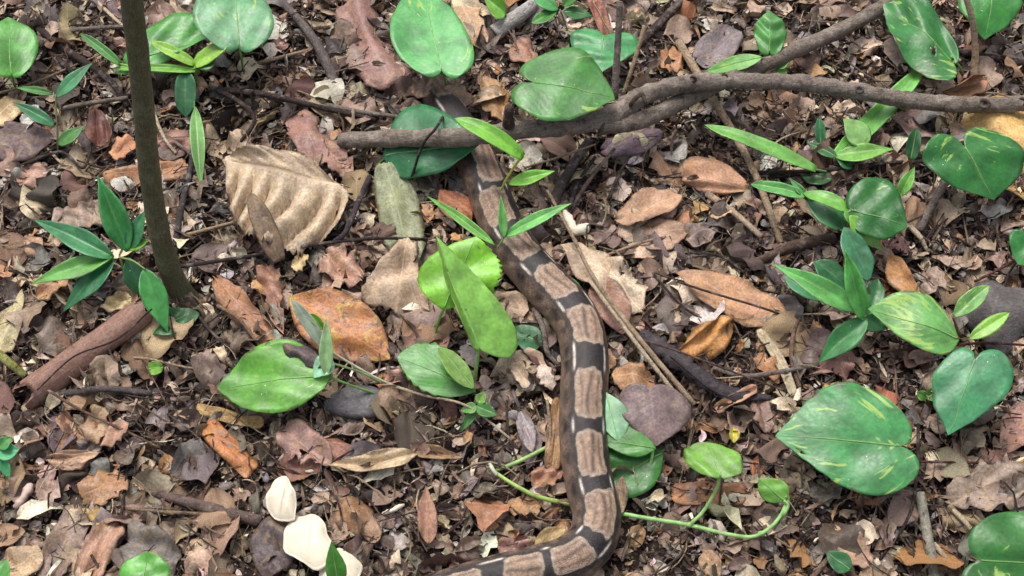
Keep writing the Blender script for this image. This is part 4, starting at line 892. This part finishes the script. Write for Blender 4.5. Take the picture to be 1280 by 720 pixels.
# grass-like young plants
def strap_plant(label, base, blades, stems=(), name='seedling', cat='plant'):
    root = plant(label, base, name, cat)
    for (shape, b, t, wpx, col, h, kw) in blades: 
        kw = dict(kw); green_blade(root, shape, b, t, wpx, kw.pop('R', None), col, h, kw.pop('var', 0.), name='leaf', **kw)
    for (pts, r0, r1, col) in stems: stalk(root, pts, r0, r1, col, 'stem')
    return root
strap_plant('small seedling with four narrow leaves beside the large dark purple leaf', (72, 206), [
  ('lance', (70, 122), (116, 78), 17, 'blue', (.07, .085), {}), ('lance', (66, 117), (20, 110), 10, 'mid', (.07, .06), {}),
  ('lance', (68, 157), (16, 128), 17, 'teal', (.05, .06), {}), ('lance', (73, 181), (106, 158), 17, 'mid', (.03, .04), {})],
  [([(72, 206, -.004), (72, 170, .035), (69, 118, .072)], 1.5, 1.0, (110, 120, 80))])
strap_plant('lance leaved seedling growing at the foot of the sapling', (158, 372), [
  ('lance', (142, 322), (42, 275), 29, 'blue', (.06, .055), dict(rise=.012)), ('lance', (142, 320), (38, 356), 24, (82, 152, 72), (.06, .045), {}),
  ('lance', (142, 323), (79, 390), 27, 'teal', (.058, .03), {}), ('lance', (160, 314), (122, 220), 34, (72, 142, 92), (.06, .125), dict(rise=.012)),
  ('lance', (160, 314), (182, 262), 22, 'blue', (.06, .10), {}), ('ellip', (160, 322), (174, 368), 26, (50, 102, 72), (.055, .02), {}),
  ('lance', (180, 336), (210, 416), 33, (72, 146, 88), (.065, .022), {}), ('ellip', (158, 312), (184, 300), 14, 'bright', (.058, .075), {})],
  [([(160, 376, -.004), (158, 348, .03), (150, 322, .058)], 1.7, 1.3, (120, 140, 84)), ([(150, 322, .058), (166, 326, .064), (182, 337, .066)], 1.3, 1.0, (120, 150, 84))])
heart('dark green leaf lying flat at the sapling seedling', (182, 414), (250, 392), 32, None, [(178, 416, .01), (174, 418, 0)], col=(40, 96, 54), h=(.016, .018), shape='ellip')
strap_plant('shoot with narrow strap leaves below the silvery heart leaf', (246, 112), [
  ('strap', (150, 80), (100, 42), 12, 'mid', (.05, .055), {}), ('strap', (243, 80), (188, 52), 14, 'lime', (.055, .07), {}), ('strap', (244, 88), (140, 86), 10, 'bright', (.052, .045), {}),
  ('ellip', (244, 84), (268, 68), 26, (60, 130, 60), (.055, .06), {}),
  ('strap', (232, 90), (232, 146), 27, (50, 104, 72), (.05, .02), {}), ('lance', (244, 134), (252, 238), 19, (100, 158, 86), (.04, .016), dict(var=.35)), ('strap', (243, 82), (286, 52), 18, 'lime', (.055, .075), {})],
  [([(246, 112, -.004), (245, 98, .03), (244, 84, .055)], 2.2, 2.0, (120, 160, 70)), ([(150, 80, .05), (200, 90, .05), (244, 86, .053)], 1.5, 2.0, (112, 166, 70)), ([(246, 112, .006), (243, 122, .03), (243, 136, .04)], 1.3, 1.2, (100, 140, 70))])
strap_plant('bright bent grass blade arching over the snake and branch', (626, 236), [
  ('strap', (654, 196), (568, 148), 21, 'bright', (.105, .125), dict(arch=.10)), ('lance', (636, 230), (694, 214), 17, 'bright', (.075, .08), {})],
  [([(626, 238, .058), (634, 222, .075), (646, 204, .09), (654, 196, .105)], 1.5, 1.8, (168, 176, 76))], 'grass_plant', 'grass')
strap_plant('small grass tuft with three blades lying on the snake', (628, 300), [
  ('lance', (630, 296), (715, 254), 17, (92, 176, 92), (.070, .095), {}), ('lance', (618, 306), (532, 244), 13, (84, 158, 66), (.066, .055), {}), ('lance', (630, 298), (626, 244), 11, (92, 172, 92), (.070, .095), {})],
  [([(622, 310, .058), (627, 302, .066), (630, 296, .070)], 1.4, 1.2, (120, 160, 80))], 'grass_plant', 'grass')
strap_plant('seedling with small leaves behind the kidney shaped heart leaf', (702, 40), [
  ('ellip', (696, 14), (664, 29), 15, 'mid', (.05, .05), {}), ('lance', (704, 14), (742, 21), 15, 'deep', (.05, .045), {}), ('ellip', (698, 12), (666, -6), 18, (70, 142, 88), (.052, .06), {}), ('ellip', (704, 8), (722, -12), 16, 'mid', (.052, .07), {})],
  [([(713, 54, -.004), (708, 34, .02), (700, 12, .052)], 1.5, 1.2, (140, 140, 100))])
strap_plant('long grass blade plant crossing under the forked branch', (1046, 206), [
  ('strap', (1045, 194), (1160, 78), 25, (86, 168, 74), (.030, .052), dict(nu=24, arch=-.03)), ('lance', (1044, 196), (1118, 187), 22, (96, 164, 72), (.03, .035), {}), ('ovate', (1084, 180), (1054, 148), 30, (118, 172, 100), (.03, .05), {}),
  ('strap', (1020, 212), (880, 156), 17, (92, 164, 76), (.034, .055), dict(rise=.006)), ('ellip', (1040, 224), (1000, 218), 22, (60, 104, 66), (.016, .016), {}), ('ellip', (1046, 196), (1072, 206), 22, (60, 118, 82), (.03, .02), {}), ('lance', (1046, 196), (1008, 178), 14, (56, 104, 64), (.03, .03), {})],
  [([(1046, 208, -.004), (1046, 202, .015), (1045, 194, .031)], 1.6, 1.4, (110, 150, 80)), ([(1046, 206, .0), (1034, 214, .02), (1020, 212, .034)], 1.5, 1.4, (110, 150, 80))])
strap_plant('leafy cluster with one round glossy heart leaf and straps', (1058, 292), [
  ('heart', (1064, 262), (1136, 284), (1100, 222), 'deep', (.08, .075, .085, .07), dict(R=(1086, 298), nu=24, nv=14, var=.2, ribs=.02)), ('lance', (1062, 270), (1102, 314), 25, (112, 180, 74), (.08, .04), {}),
  ('strap', (1006, 244), (938, 230), 15, (74, 152, 78), (.065, .06), {}), ('strap', (1060, 262), (1004, 242), 17, (88, 164, 66), (.072, .066), dict(arch=.12)), ('ovate', (1056, 282), (1004, 246), 32, (66, 124, 84), (.05, .06), {}),
  ('lance', (1124, 246), (1144, 208), 17, (88, 160, 70), (.06, .08), {}), ('ellip', (1058, 258), (1072, 284), 18, (80, 150, 66), (.078, .07), {}), ('lance', (1010, 250), (986, 222), 10, (70, 130, 76), (.06, .066), {})],
  [([(1058, 294, -.004), (1058, 280, .04), (1063, 263, .079)], 2., 1.6, (110, 150, 80)), ([(1112, 262, .065), (1120, 252, .06), (1124, 246, .06)], 1.2, 1.2, (110, 150, 80)), ([(1058, 280, .04), (1030, 256, .055), (1006, 244, .065)], 1.3, 1.2, (100, 140, 80))])
strap_plant('upright lance leaved plant above the mottled leaf', (1080, 410), [
  ('ellip', (1086, 352), (1054, 284), 34, (66, 122, 92), (.05, .075), {}), ('lance', (1078, 400), (1056, 312), 26, (84, 166, 92), (.05, .11), dict(rise=.01)), ('lance', (1076, 390), (966, 330), 28, (84, 164, 88), (.055, .07), dict(rise=.008)),
  ('ellip', (1060, 360), (1018, 326), 30, (46, 104, 70), (.03, .04), {}), ('ellip', (1030, 376), (980, 346), 22, (66, 122, 90), (.026, .03), {}), ('lance', (1084, 398), (1022, 454), 34, (52, 114, 70), (.05, .022), {}),
  ('ellip', (1086, 396), (1098, 348), 26, (44, 104, 62), (.03, .035), {}), ('ovate', (1080, 398), (1106, 412), 24, (74, 138, 96), (.045, .02), {})],
  [([(1080, 412, -.004), (1080, 406, .025), (1078, 398, .052)], 1.8, 1.8, (110, 160, 90)), ([(1086, 352, .05), (1088, 376, .03), (1084, 404, .01)], 1.3, 1.4, (90, 120, 90)), ([(1060, 360, .03), (1070, 385, .02), (1080, 408, .004)], 1.2, 1.2, (90, 120, 90)), ([(1030, 376, .026), (1056, 392, .016), (1080, 410, .003)], 1.2, 1.2, (90, 120, 90))])
strap_plant('mottled lime and green leaf plant above the blue green heart', (1200, 420), [
  ('ovate', (1196, 422), (1085, 386), (1150, 368), (82, 152, 78), (.055, .06, .062, .05), dict(R=(1160, 442), nu=28, nv=14, var=.60)), ('ellip', (1191, 396), (1237, 357), 24, (84, 150, 74), (.05, .06), dict(var=.56)), ('ellip', (1211, 424), (1262, 391), 20, (104, 170, 60), (.045, .055), dict(var=.62, curl=-.3))],
  [([(1200, 424, -.004), (1196, 410, .03), (1191, 396, .05)], 1.8, 1.4, (140, 120, 80)), ([(1200, 424, .0), (1198, 423, .04), (1196, 422, .055)], 1.6, 1.4, (140, 120, 80)), ([(1200, 424, .0), (1206, 426, .03), (1211, 424, .045)], 1.6, 1.2, (140, 120, 80))])
strap_plant('grey green strap leaf and dry stalks crossing the split leaf', (490, 486), [
  ('strap', (408, 436), (364, 374), 16, (120, 136, 116), (.075, .095), {}), ('lance', (408, 470), (408, 398), 18, (132, 172, 120), (.066, .10), dict(rise=.006)), ('ovate', (414, 448), (392, 472), 26, (140, 190, 160), (.068, .062), {}), ('ellip', (404, 412), (388, 392), 12, (88, 150, 50), (.08, .09), {})],
  [([(526, 496, -.004), (470, 472, .03), (404, 434, .075)], 1.3, 1.5, (186, 188, 156)), ([(490, 486, -.002), (452, 466, .035), (408, 452, .066)], 1.5, 1.4, (150, 170, 110))])
o = dead('dark grey purple shrivelled half on the split green leaf', 'ovate', (402, 448), (342, 434), (364, 424), (392, 462), col=(84, 72, 78), h=(.066, .062, .066, .063))
strap_plant('tiny green weeds in the mulch below the toothed leaf', (596, 516), [
  ('ovate', (596, 508), (622, 520), 18, 'mid', (.03, .03), {}), ('ovate', (596, 508), (576, 514), 14, (90, 150, 80), (.03, .025), {}), ('lance', (594, 512), (576, 540), 12, (70, 130, 70), (.024, .01), {}), ('ovate', (598, 504), (606, 490), 14, (110, 160, 80), (.03, .036), {})],
  [([(596, 520, -.004), (596, 508, .03)], 1.2, 1., (130, 160, 90))])
strap_plant('teal weed at the left edge beside the pale litter', (-4, 590), [
  ('ovate', (-4, 566), (24, 562), 24, (70, 150, 110), (.03, .03), {}), ('lance', (2, 572), (12, 600), 14, (84, 160, 120), (.03, .015), {}), ('ovate', (-2, 560), (14, 546), 16, (80, 150, 90), (.034, .04), {})],
  [([(-4, 592, -.004), (-4, 566, .03)], 1.4, 1., (100, 150, 90))])
strap_plant('dark weed sprig in the shade below the blue green heart', (1158, 506), [
  ('ovate', (1158, 498), (1176, 486), 16, (54, 110, 40), (.02, .026), {}), ('ovate', (1158, 498), (1146, 490), 14, (60, 118, 44), (.02, .024), {})], [([(1158, 508, -.004), (1158, 498, .02)], 1.2, 1., (80, 120, 60))])
strap_plant('thin green sprig under the upper fork', (972, 92), [
  ('lance', (970, 86), (990, 72), 12, (96, 160, 80), (.034, .04), {}), ('ovate', (972, 88), (984, 98), 14, (88, 156, 70), (.034, .03), {})], [([(972, 94, -.004), (971, 87, .034)], 1.2, 1., (110, 150, 80))])

# ================================================================== SCATTERED LITTER
PAL = np.array([lin(c) for c in ((176, 150, 126), (138, 114, 96), (98, 81, 70), (130, 119, 113), (210, 190, 160), (182, 136, 94), (132, 102, 84), (198, 187, 174), (56, 47, 42), (166, 143, 122), (112, 96, 82), (226, 214, 196))])
def region_factor(px, py):
    """fine mulch replaces whole leaves in a few places of the floor"""
    f = 1.
    for (cx, cy, rx, ry, v) in ((600, 660, 110, 70, .15), (960, 690, 160, 60, .3), (1040, 640, 90, 50, .25), (900, 400, 70, 60, .5), (1180, 300, 80, 60, .35), (1050, 60, 90, 40, .3), (280, 470, 60, 40, .3)):
        if ((px-cx)/rx)**2+((py-cy)/ry)**2 < 1: f = min(f, v)
    return f
def frag_templates(rr, n, nu, nv, kind):
    out = []
    for q in range(n):
        sh = rr.choice(['torn', 'strip', 'ellip', 'ovate', 'round'] if kind else ['torn', 'strip', 'torn', 'round'])
        if kind == 2: sh = rr.choice(['lance', 'strip', 'strap'])
        w_ = rr.uniform(.03, .085) if kind == 2 else rr.uniform(.20, .48) if kind else rr.uniform(.13, .6)
        c, f, u = leaf_mesh('t', str(sh), (-.5, 0, 0), (.5, 0, rr.normal(0, .08)), (0, w_, rr.normal(.06, .12)), (0, -w_, rr.normal(.06, .12)), arch=rr.normal(0, .12), bow=rr.normal(0, .06), curl=rr.normal(0, .5), warp=rr.uniform(.1, .4),
                            wave=rr.uniform(.05, .3), rag=rr.uniform(.1, .45), nu=nu, nv=nv, seed=int(rr.integers(1e6)))
        tr = []
        for a in f: tr += [(a[0], a[1], a[2]), (a[0], a[2], a[3])]
        out.append((c, np.array(tr), np.array(u)))
    return out
def rot_batch(yaw, tilt, az):
    """rotation matrices: yaw about z then tilt about a horizontal axis"""
    cy, sy = np.cos(yaw), np.sin(yaw); n = len(yaw); Z = np.zeros((n, 3, 3)); Z[:, 0, 0] = cy; Z[:, 0, 1] = -sy; Z[:, 1, 0] = sy; Z[:, 1, 1] = cy; Z[:, 2, 2] = 1
    a = np.stack([np.cos(az), np.sin(az), 0*az], 1); c, s = np.cos(tilt), np.sin(tilt)
    K = np.zeros((n, 3, 3)); K[:, 0, 1] = -a[:, 2]; K[:, 0, 2] = a[:, 1]; K[:, 1, 0] = a[:, 2]; K[:, 1, 2] = -a[:, 0]; K[:, 2, 0] = -a[:, 1]; K[:, 2, 1] = a[:, 0]
    Rm = np.eye(3)+s[:, None, None]*K+(1-c)[:, None, None]*(K@K); return Rm@Z
def field(n, rr):
    """positions spread over the floor in view and a margin around it"""
    x = rr.uniform(-1.0, 1.0, n); y = rr.uniform(-.62, .95, n); return x, y
def stuff_layer(name, label, n, smin, smax, zmin, zmax, tilt, pal_w, nu, nv, kind, seed, mat='litter', sink=True):
    rr = np.random.default_rng(seed); tm = frag_templates(rr, 14, nu, nv, kind); x, y = field(n, rr)
    size = smin+(smax-smin)*rr.power(.7, n)**1.6; z = gh(x, y)+rr.uniform(zmin, zmax, n)
    d2 = ((SP[None, ::14, :2]-np.stack([x, y], 1)[:, None])**2).sum(2); i = d2.argmin(1); keep = np.sqrt(d2[np.arange(n), i]) > SR[::14][i]*.93
    x, y, z, size = x[keep], y[keep], z[keep], size[keep]; n = len(x)
    Rm = rot_batch(rr.uniform(0, 6.28, n), np.abs(rr.normal(0, tilt, n)), rr.uniform(0, 6.28, n)); tid = rr.integers(0, len(tm), n)
    cl = PAL[rr.choice(len(PAL), n, p=np.array(pal_w)/sum(pal_w))]*rr.uniform(.68, 1.35, (n, 1))*(1+rr.normal(0, .05, (n, 3)))
    CO, TR, CL, UV = [], [], [], []; off = 0
    for t, (c, f, u) in enumerate(tm):
        k = np.nonzero(tid == t)[0]
        if not len(k): continue
        V = np.einsum('nij,vj->nvi', Rm[k], c)*size[k][:, None, None]+np.stack([x[k], y[k], z[k]], 1)[:, None]
        m = len(c); CO.append(V.reshape(-1, 3)); TR.append((f[None]+(np.arange(len(k))*m)[:, None, None]).reshape(-1, 3)+off); off += m*len(k)
        CL.append(np.repeat(cl[k], m, 0)); UV.append(np.tile(u, (len(k), 1)))
    o = big_mesh(name, np.concatenate(CO), np.concatenate(TR), np.clip(np.concatenate(CL), 0, 1), np.concatenate(UV), M[mat])
    o['kind'] = 'stuff'; o['label'] = label; o['category'] = 'litter'; LABELS[label] = 1
stuff_layer('leaf_crumbs', 'fine brown crumbs of rotted leaf covering the soil', 52000, .0025, .010, .0, .009, .65, [3, 3, 4.4, 4, 1.8, .6, 1.2, 2.4, 4, 3, 4, 1.4], 2, 2, False, 21)
stuff_layer('leaf_fragments', 'torn brown leaf fragments filling the gaps of the litter', 15000, .009, .026, .001, .013, .55, [4, 3.5, 3.6, 3.4, 2.2, .8, 1., 2.2, 2.6, 4.2, 4, 1], 4, 2, False, 22)
stuff_layer('leaf_pieces', 'broken dead leaf pieces spread through the litter', 3900, .022, .056, .004, .014, .34, [7, 4.5, 2.4, 3, 3.2, 1.5, 1., 2, 1., 6, 3, .4], 7, 4, True, 23)

stuff_layer('leaf_shreds', 'narrow straw coloured leaf shreds strewn through the litter', 9000, .010, .042, .004, .016, .28, [5, 4, 3, 3, 4, 2, 1.5, 3, 2, 5, 3, 1.5], 5, 2, 2, 24)

# twig bits nobody could count
def twig_stuff():
    rr = np.random.default_rng(31); n = 10500; x, y = field(n, rr); L = rr.uniform(.010, .10, n)*rr.uniform(.3, 1, n); r = rr.uniform(.0003, .0012, n)*np.sqrt(L/.04)
    d2 = ((SP[None, ::14, :2]-np.stack([x, y], 1)[:, None])**2).sum(2); i = d2.argmin(1); keep = np.sqrt(d2[np.arange(n), i]) > SR[::14][i]+L*.5; x, y, L, r = x[keep], y[keep], L[keep], r[keep]; n = len(x)
    yaw = rr.uniform(0, 6.28, n); z = gh(x, y)+rr.uniform(.006, .020, n); el = rr.normal(0, .16, n); bow = rr.normal(0, .14, n)
    f = np.linspace(-.5, .5, 5); d_ = np.stack([np.cos(yaw)*np.cos(el), np.sin(yaw)*np.cos(el), np.sin(el)], 1); sd = np.stack([-np.sin(yaw), np.cos(yaw), 0*yaw], 1); up = np.cross(d_, sd)
    c = np.stack([x, y, z], 1)[:, None]+d_[:, None]*(f[None, :, None]*L[:, None, None])+sd[:, None]*(bow[:, None]*L[:, None]*(1-4*f*f)[None])[..., None]+up[:, None]*(rr.normal(0, .04, (n, 5))*L[:, None])[..., None]
    a = np.arange(4)*math.pi/2; taper = np.array([1, 1, .95, .85, .6])
    V = c[:, :, None]+(sd[:, None, None]*np.cos(a)[None, None, :, None]+up[:, None, None]*np.sin(a)[None, None, :, None])*(r[:, None]*taper[None])[:, :, None, None]
    F_ = []
    for i in range(4):
        for j in range(4):
            p, q = i*4+j, i*4+(j+1) % 4; F_ += [(p, q, q+4), (p, q+4, p+4)]
    F_ = np.array(F_); cols = np.array([lin(c) for c in ((84, 68, 60), (58, 48, 46), (124, 104, 90), (168, 146, 118), (100, 72, 62), (196, 178, 148))])
    cl = cols[rr.choice(6, n, p=[.26, .22, .2, .16, .09, .07])]*rr.uniform(.7, 1.2, (n, 1))
    uv = np.tile(np.array([(j/4, i*.1) for i in range(5) for j in range(4)]), (n, 1))
    o = big_mesh('twig_litter', V.reshape(-1, 3), (F_[None]+(np.arange(n)*20)[:, None, None]).reshape(-1, 3), np.repeat(cl, 20, 0), uv, M['twigs'])
    o['kind'] = 'stuff'; o['label'] = 'fine dark rootlets and twig bits scattered through the litter'; o['category'] = 'litter'
twig_stuff()

# whole loose leaves: individuals that share a few meshes
def loose_leaves():
    rr = np.random.default_rng(41); meshes = []
    for q in range(16):
        sh = ['ellip', 'ovate', 'torn', 'lance', 'torn', 'ellip', 'strip', 'round'][q % 8]; w_ = {'lance': .17, 'strip': .24, 'round': .42}.get(sh, .3)*rr.uniform(.8, 1.2)
        co, fc, uv = leaf_mesh('dead_leaf', sh, (-.5, 0, 0), (.5, 0, rr.normal(0, .05)), (0, w_, rr.uniform(-.04, .14)), (0, -w_, rr.uniform(-.04, .14)), arch=rr.normal(.02, .07), curl=rr.normal(0, .25), wave=rr.uniform(.05, .2), warp=rr.uniform(.10, .26),
                               rag=.18 if sh == 'torn' else rr.uniform(0, .12), holes=1 if q % 5 == 0 else 0, nu=36 if q % 5 == 0 else 16, nv=22 if q % 5 == 0 else 9, seed=q*17+3)
        me = mesh_data('dead_leaf', co, fc, uv); me.materials.append(M['dead']); meshes.append((me, {'ellip': 'oval', 'ovate': 'broad', 'torn': 'torn', 'lance': 'slim', 'strip': 'oblong', 'round': 'rounded'}[sh]))
    kinds = [((180, 148, 120), 'small %s tan dead leaf beside', 'loose tan leaves'), ((134, 108, 90), 'small %s dull brown dead leaf beside', 'loose brown leaves'),
             ((92, 76, 66), 'small %s dark brown dead leaf beside', 'loose dark leaves'), ((140, 126, 119), 'small %s mauve grey dead leaf beside', 'loose grey leaves'),
             ((180, 126, 88), 'small %s orange brown dead leaf beside', 'loose orange leaves'), ((202, 178, 148), 'small %s cream dead leaf beside', 'loose cream leaves'),
             ((138, 104, 86), 'small %s reddish brown dead leaf beside', 'loose reddish leaves')]
    LM = [((200, 300), 'the olive sapling'), ((110, 320), 'the lance leaved seedling'), ((110, 440), 'the reddish bark roll'), ((70, 140), 'the four leaved seedling'), ((350, 250), 'the big ribbed tan leaf'), ((430, 405), 'the spotted orange leaf'),
          ((340, 480), 'the split green leaf'), ((390, 660), 'the cream mushrooms'), ((290, 560), 'the bright orange strip leaf'), ((130, 690), 'the plank like leaf strip'), ((175, 690), 'the grey veined leaf'), ((465, 578), 'the cream boat leaf'), ((40, 700), 'the blotched round leaf'),
          ((540, 45), 'the big glossy top leaf'), ((455, 55), 'the pink brown oblong leaf'), ((540, 180), 'the leaf pinned under the branch'), ((700, 105), 'the kidney shaped leaf'), ((495, 340), 'the cream fan leaf'), ((585, 380), 'the bright upright leaf'), ((550, 465), 'the low toothed leaf'),
          ((620, 270), 'the snake where grass crosses it'), ((730, 480), 'the straight run of the snake'), ((720, 690), 'the snake lower bend'), ((815, 515), 'the mauve heart leaf'), ((900, 380), 'the long brown tan leaf'), ((870, 460), 'the blackish seed pod'), ((890, 220), 'the ribbed round tan leaf'),
          ((815, 265), 'the crumpled leaves right of the snake'), ((740, 340), 'the pointed cream leaf'), ((890, 575), 'the round green leaf'), ((920, 665), 'the creeping vine'), ((1060, 550), 'the largest heart leaf'), ((1215, 490), 'the blue green heart leaf'), ((1150, 405), 'the mottled leaf'), ((1060, 360), 'the upright lance leaves'),
          ((1095, 260), 'the cluster with a glossy heart leaf'), ((1080, 150), 'the long grass blade'), ((1160, 55), 'the dark pointed heart leaf'), ((1215, 200), 'the large yellow orange leaf'), ((1250, 400), 'the grey rough stone'), ((1158, 660), 'the pale grey stick'), ((1240, 690), 'the glossy corner heart leaf'), ((1230, 615), 'the grey tan torn leaf'),
          ((1000, 60), 'the upper limb of the fork'), ((900, 60), 'the greyish purple leaf'), ((935, 250), 'the long pale tan stick'), ((290, 40), 'the silvery heart leaf'), ((245, 170), 'the narrow hanging leaf'), ((1010, 640), 'the fine mulch below the heart leaf'), ((560, 660), 'the half buried brown stone'), ((60, 600), 'the teal weed'), ((400, 170), 'the left end of the branch'), ((590, 560), 'the cut green stalk')]
    def by(px, py): return min(LM, key=lambda q: (q[0][0]-px)**2+(q[0][1]-py)**2)[1]
    done = 0; spots = []
    while done < 200:
        px, py = rr.uniform(-30, 1310), rr.uniform(-20, 745)
        if rr.random() > region_factor(px, py): continue
        p = G(px, py, .011)
        if masked(p) or near_snake(p, .015) or any((p.x-a)**2+(p.y-b)**2 < .030**2 for a, b in spots): continue
        spots.append((p.x, p.y)); kc, lb, gr = kinds[int(rr.choice(7, p=[.27, .25, .12, .12, .09, .07, .08]))]
        me, wd_ = meshes[int(rr.integers(16))]; o = bpy.data.objects.new('dead_leaf', me); C.objects.link(o); s = rr.uniform(.034, .078)
        o.location = (p.x, p.y, float(gh(p.x, p.y))+rr.uniform(.008, .013)); o.scale = (s, s, s)
        o.rotation_euler = (rr.normal(0, .3), rr.normal(0, .25), rr.uniform(0, 6.28)); o.color = (*[v*rr.uniform(.85, 1.15) for v in lin(kc)], 1); tag(o, lb % wd_+' '+by(px, py), 'dead leaf', gr); done += 1
    ms = []
    for q in range(8):
        b = rr.normal(0, .05, (3,)); co, fc, uv = tube([(-.5, 0, 0), (-.2, b[0], .01), (.2, b[1], .015), (.5, b[2], 0)], [.016, .013, .009], 6, 12, .08, q)
        me = mesh_data('twig', co, fc, uv); me.materials.append(M['bark']); ms.append(me)
    tk = [((84, 68, 60), '%s loose dark brown twig beside', 'loose dark twigs'), ((130, 112, 98), '%s loose grey twig beside', 'loose grey twigs'), ((170, 146, 116), '%s loose straw coloured twig beside', 'loose straw twigs')]
    done = 0
    while done < 175:
        px, py = rr.uniform(-30, 1310), rr.uniform(-20, 745); s = rr.uniform(.05, .13)
        if done > 125: px, py, s = rr.uniform(-20, 480), rr.uniform(-10, 330), rr.uniform(.09, .2)
        p = G(px, py, .014)
        if near_snake(p, s*.5+.005): continue
        if masked(p) and rr.random() < .85: continue
        kc, lb, gr = tk[int(rr.choice(3, p=[.5, .3, .2]))]; o = bpy.data.objects.new('twig', ms[int(rr.integers(8))]); C.objects.link(o)
        th = rr.uniform(.5, 1.1)*(.1/s)**.5; o.location = (p.x, p.y, float(gh(p.x, p.y))+rr.uniform(.010, .017)); o.scale = (s, s*th, s*th); o.rotation_euler = (0, rr.normal(0, .06), rr.uniform(0, 6.28))
        o.color = (*lin(kc), 1); tag(o, lb % (('long' if s > .12 else 'short' if s < .085 else 'middling')+(' thick' if s*th > .1 else ' thin'))+' '+by(px, py), 'twig', gr); done += 1
loose_leaves()
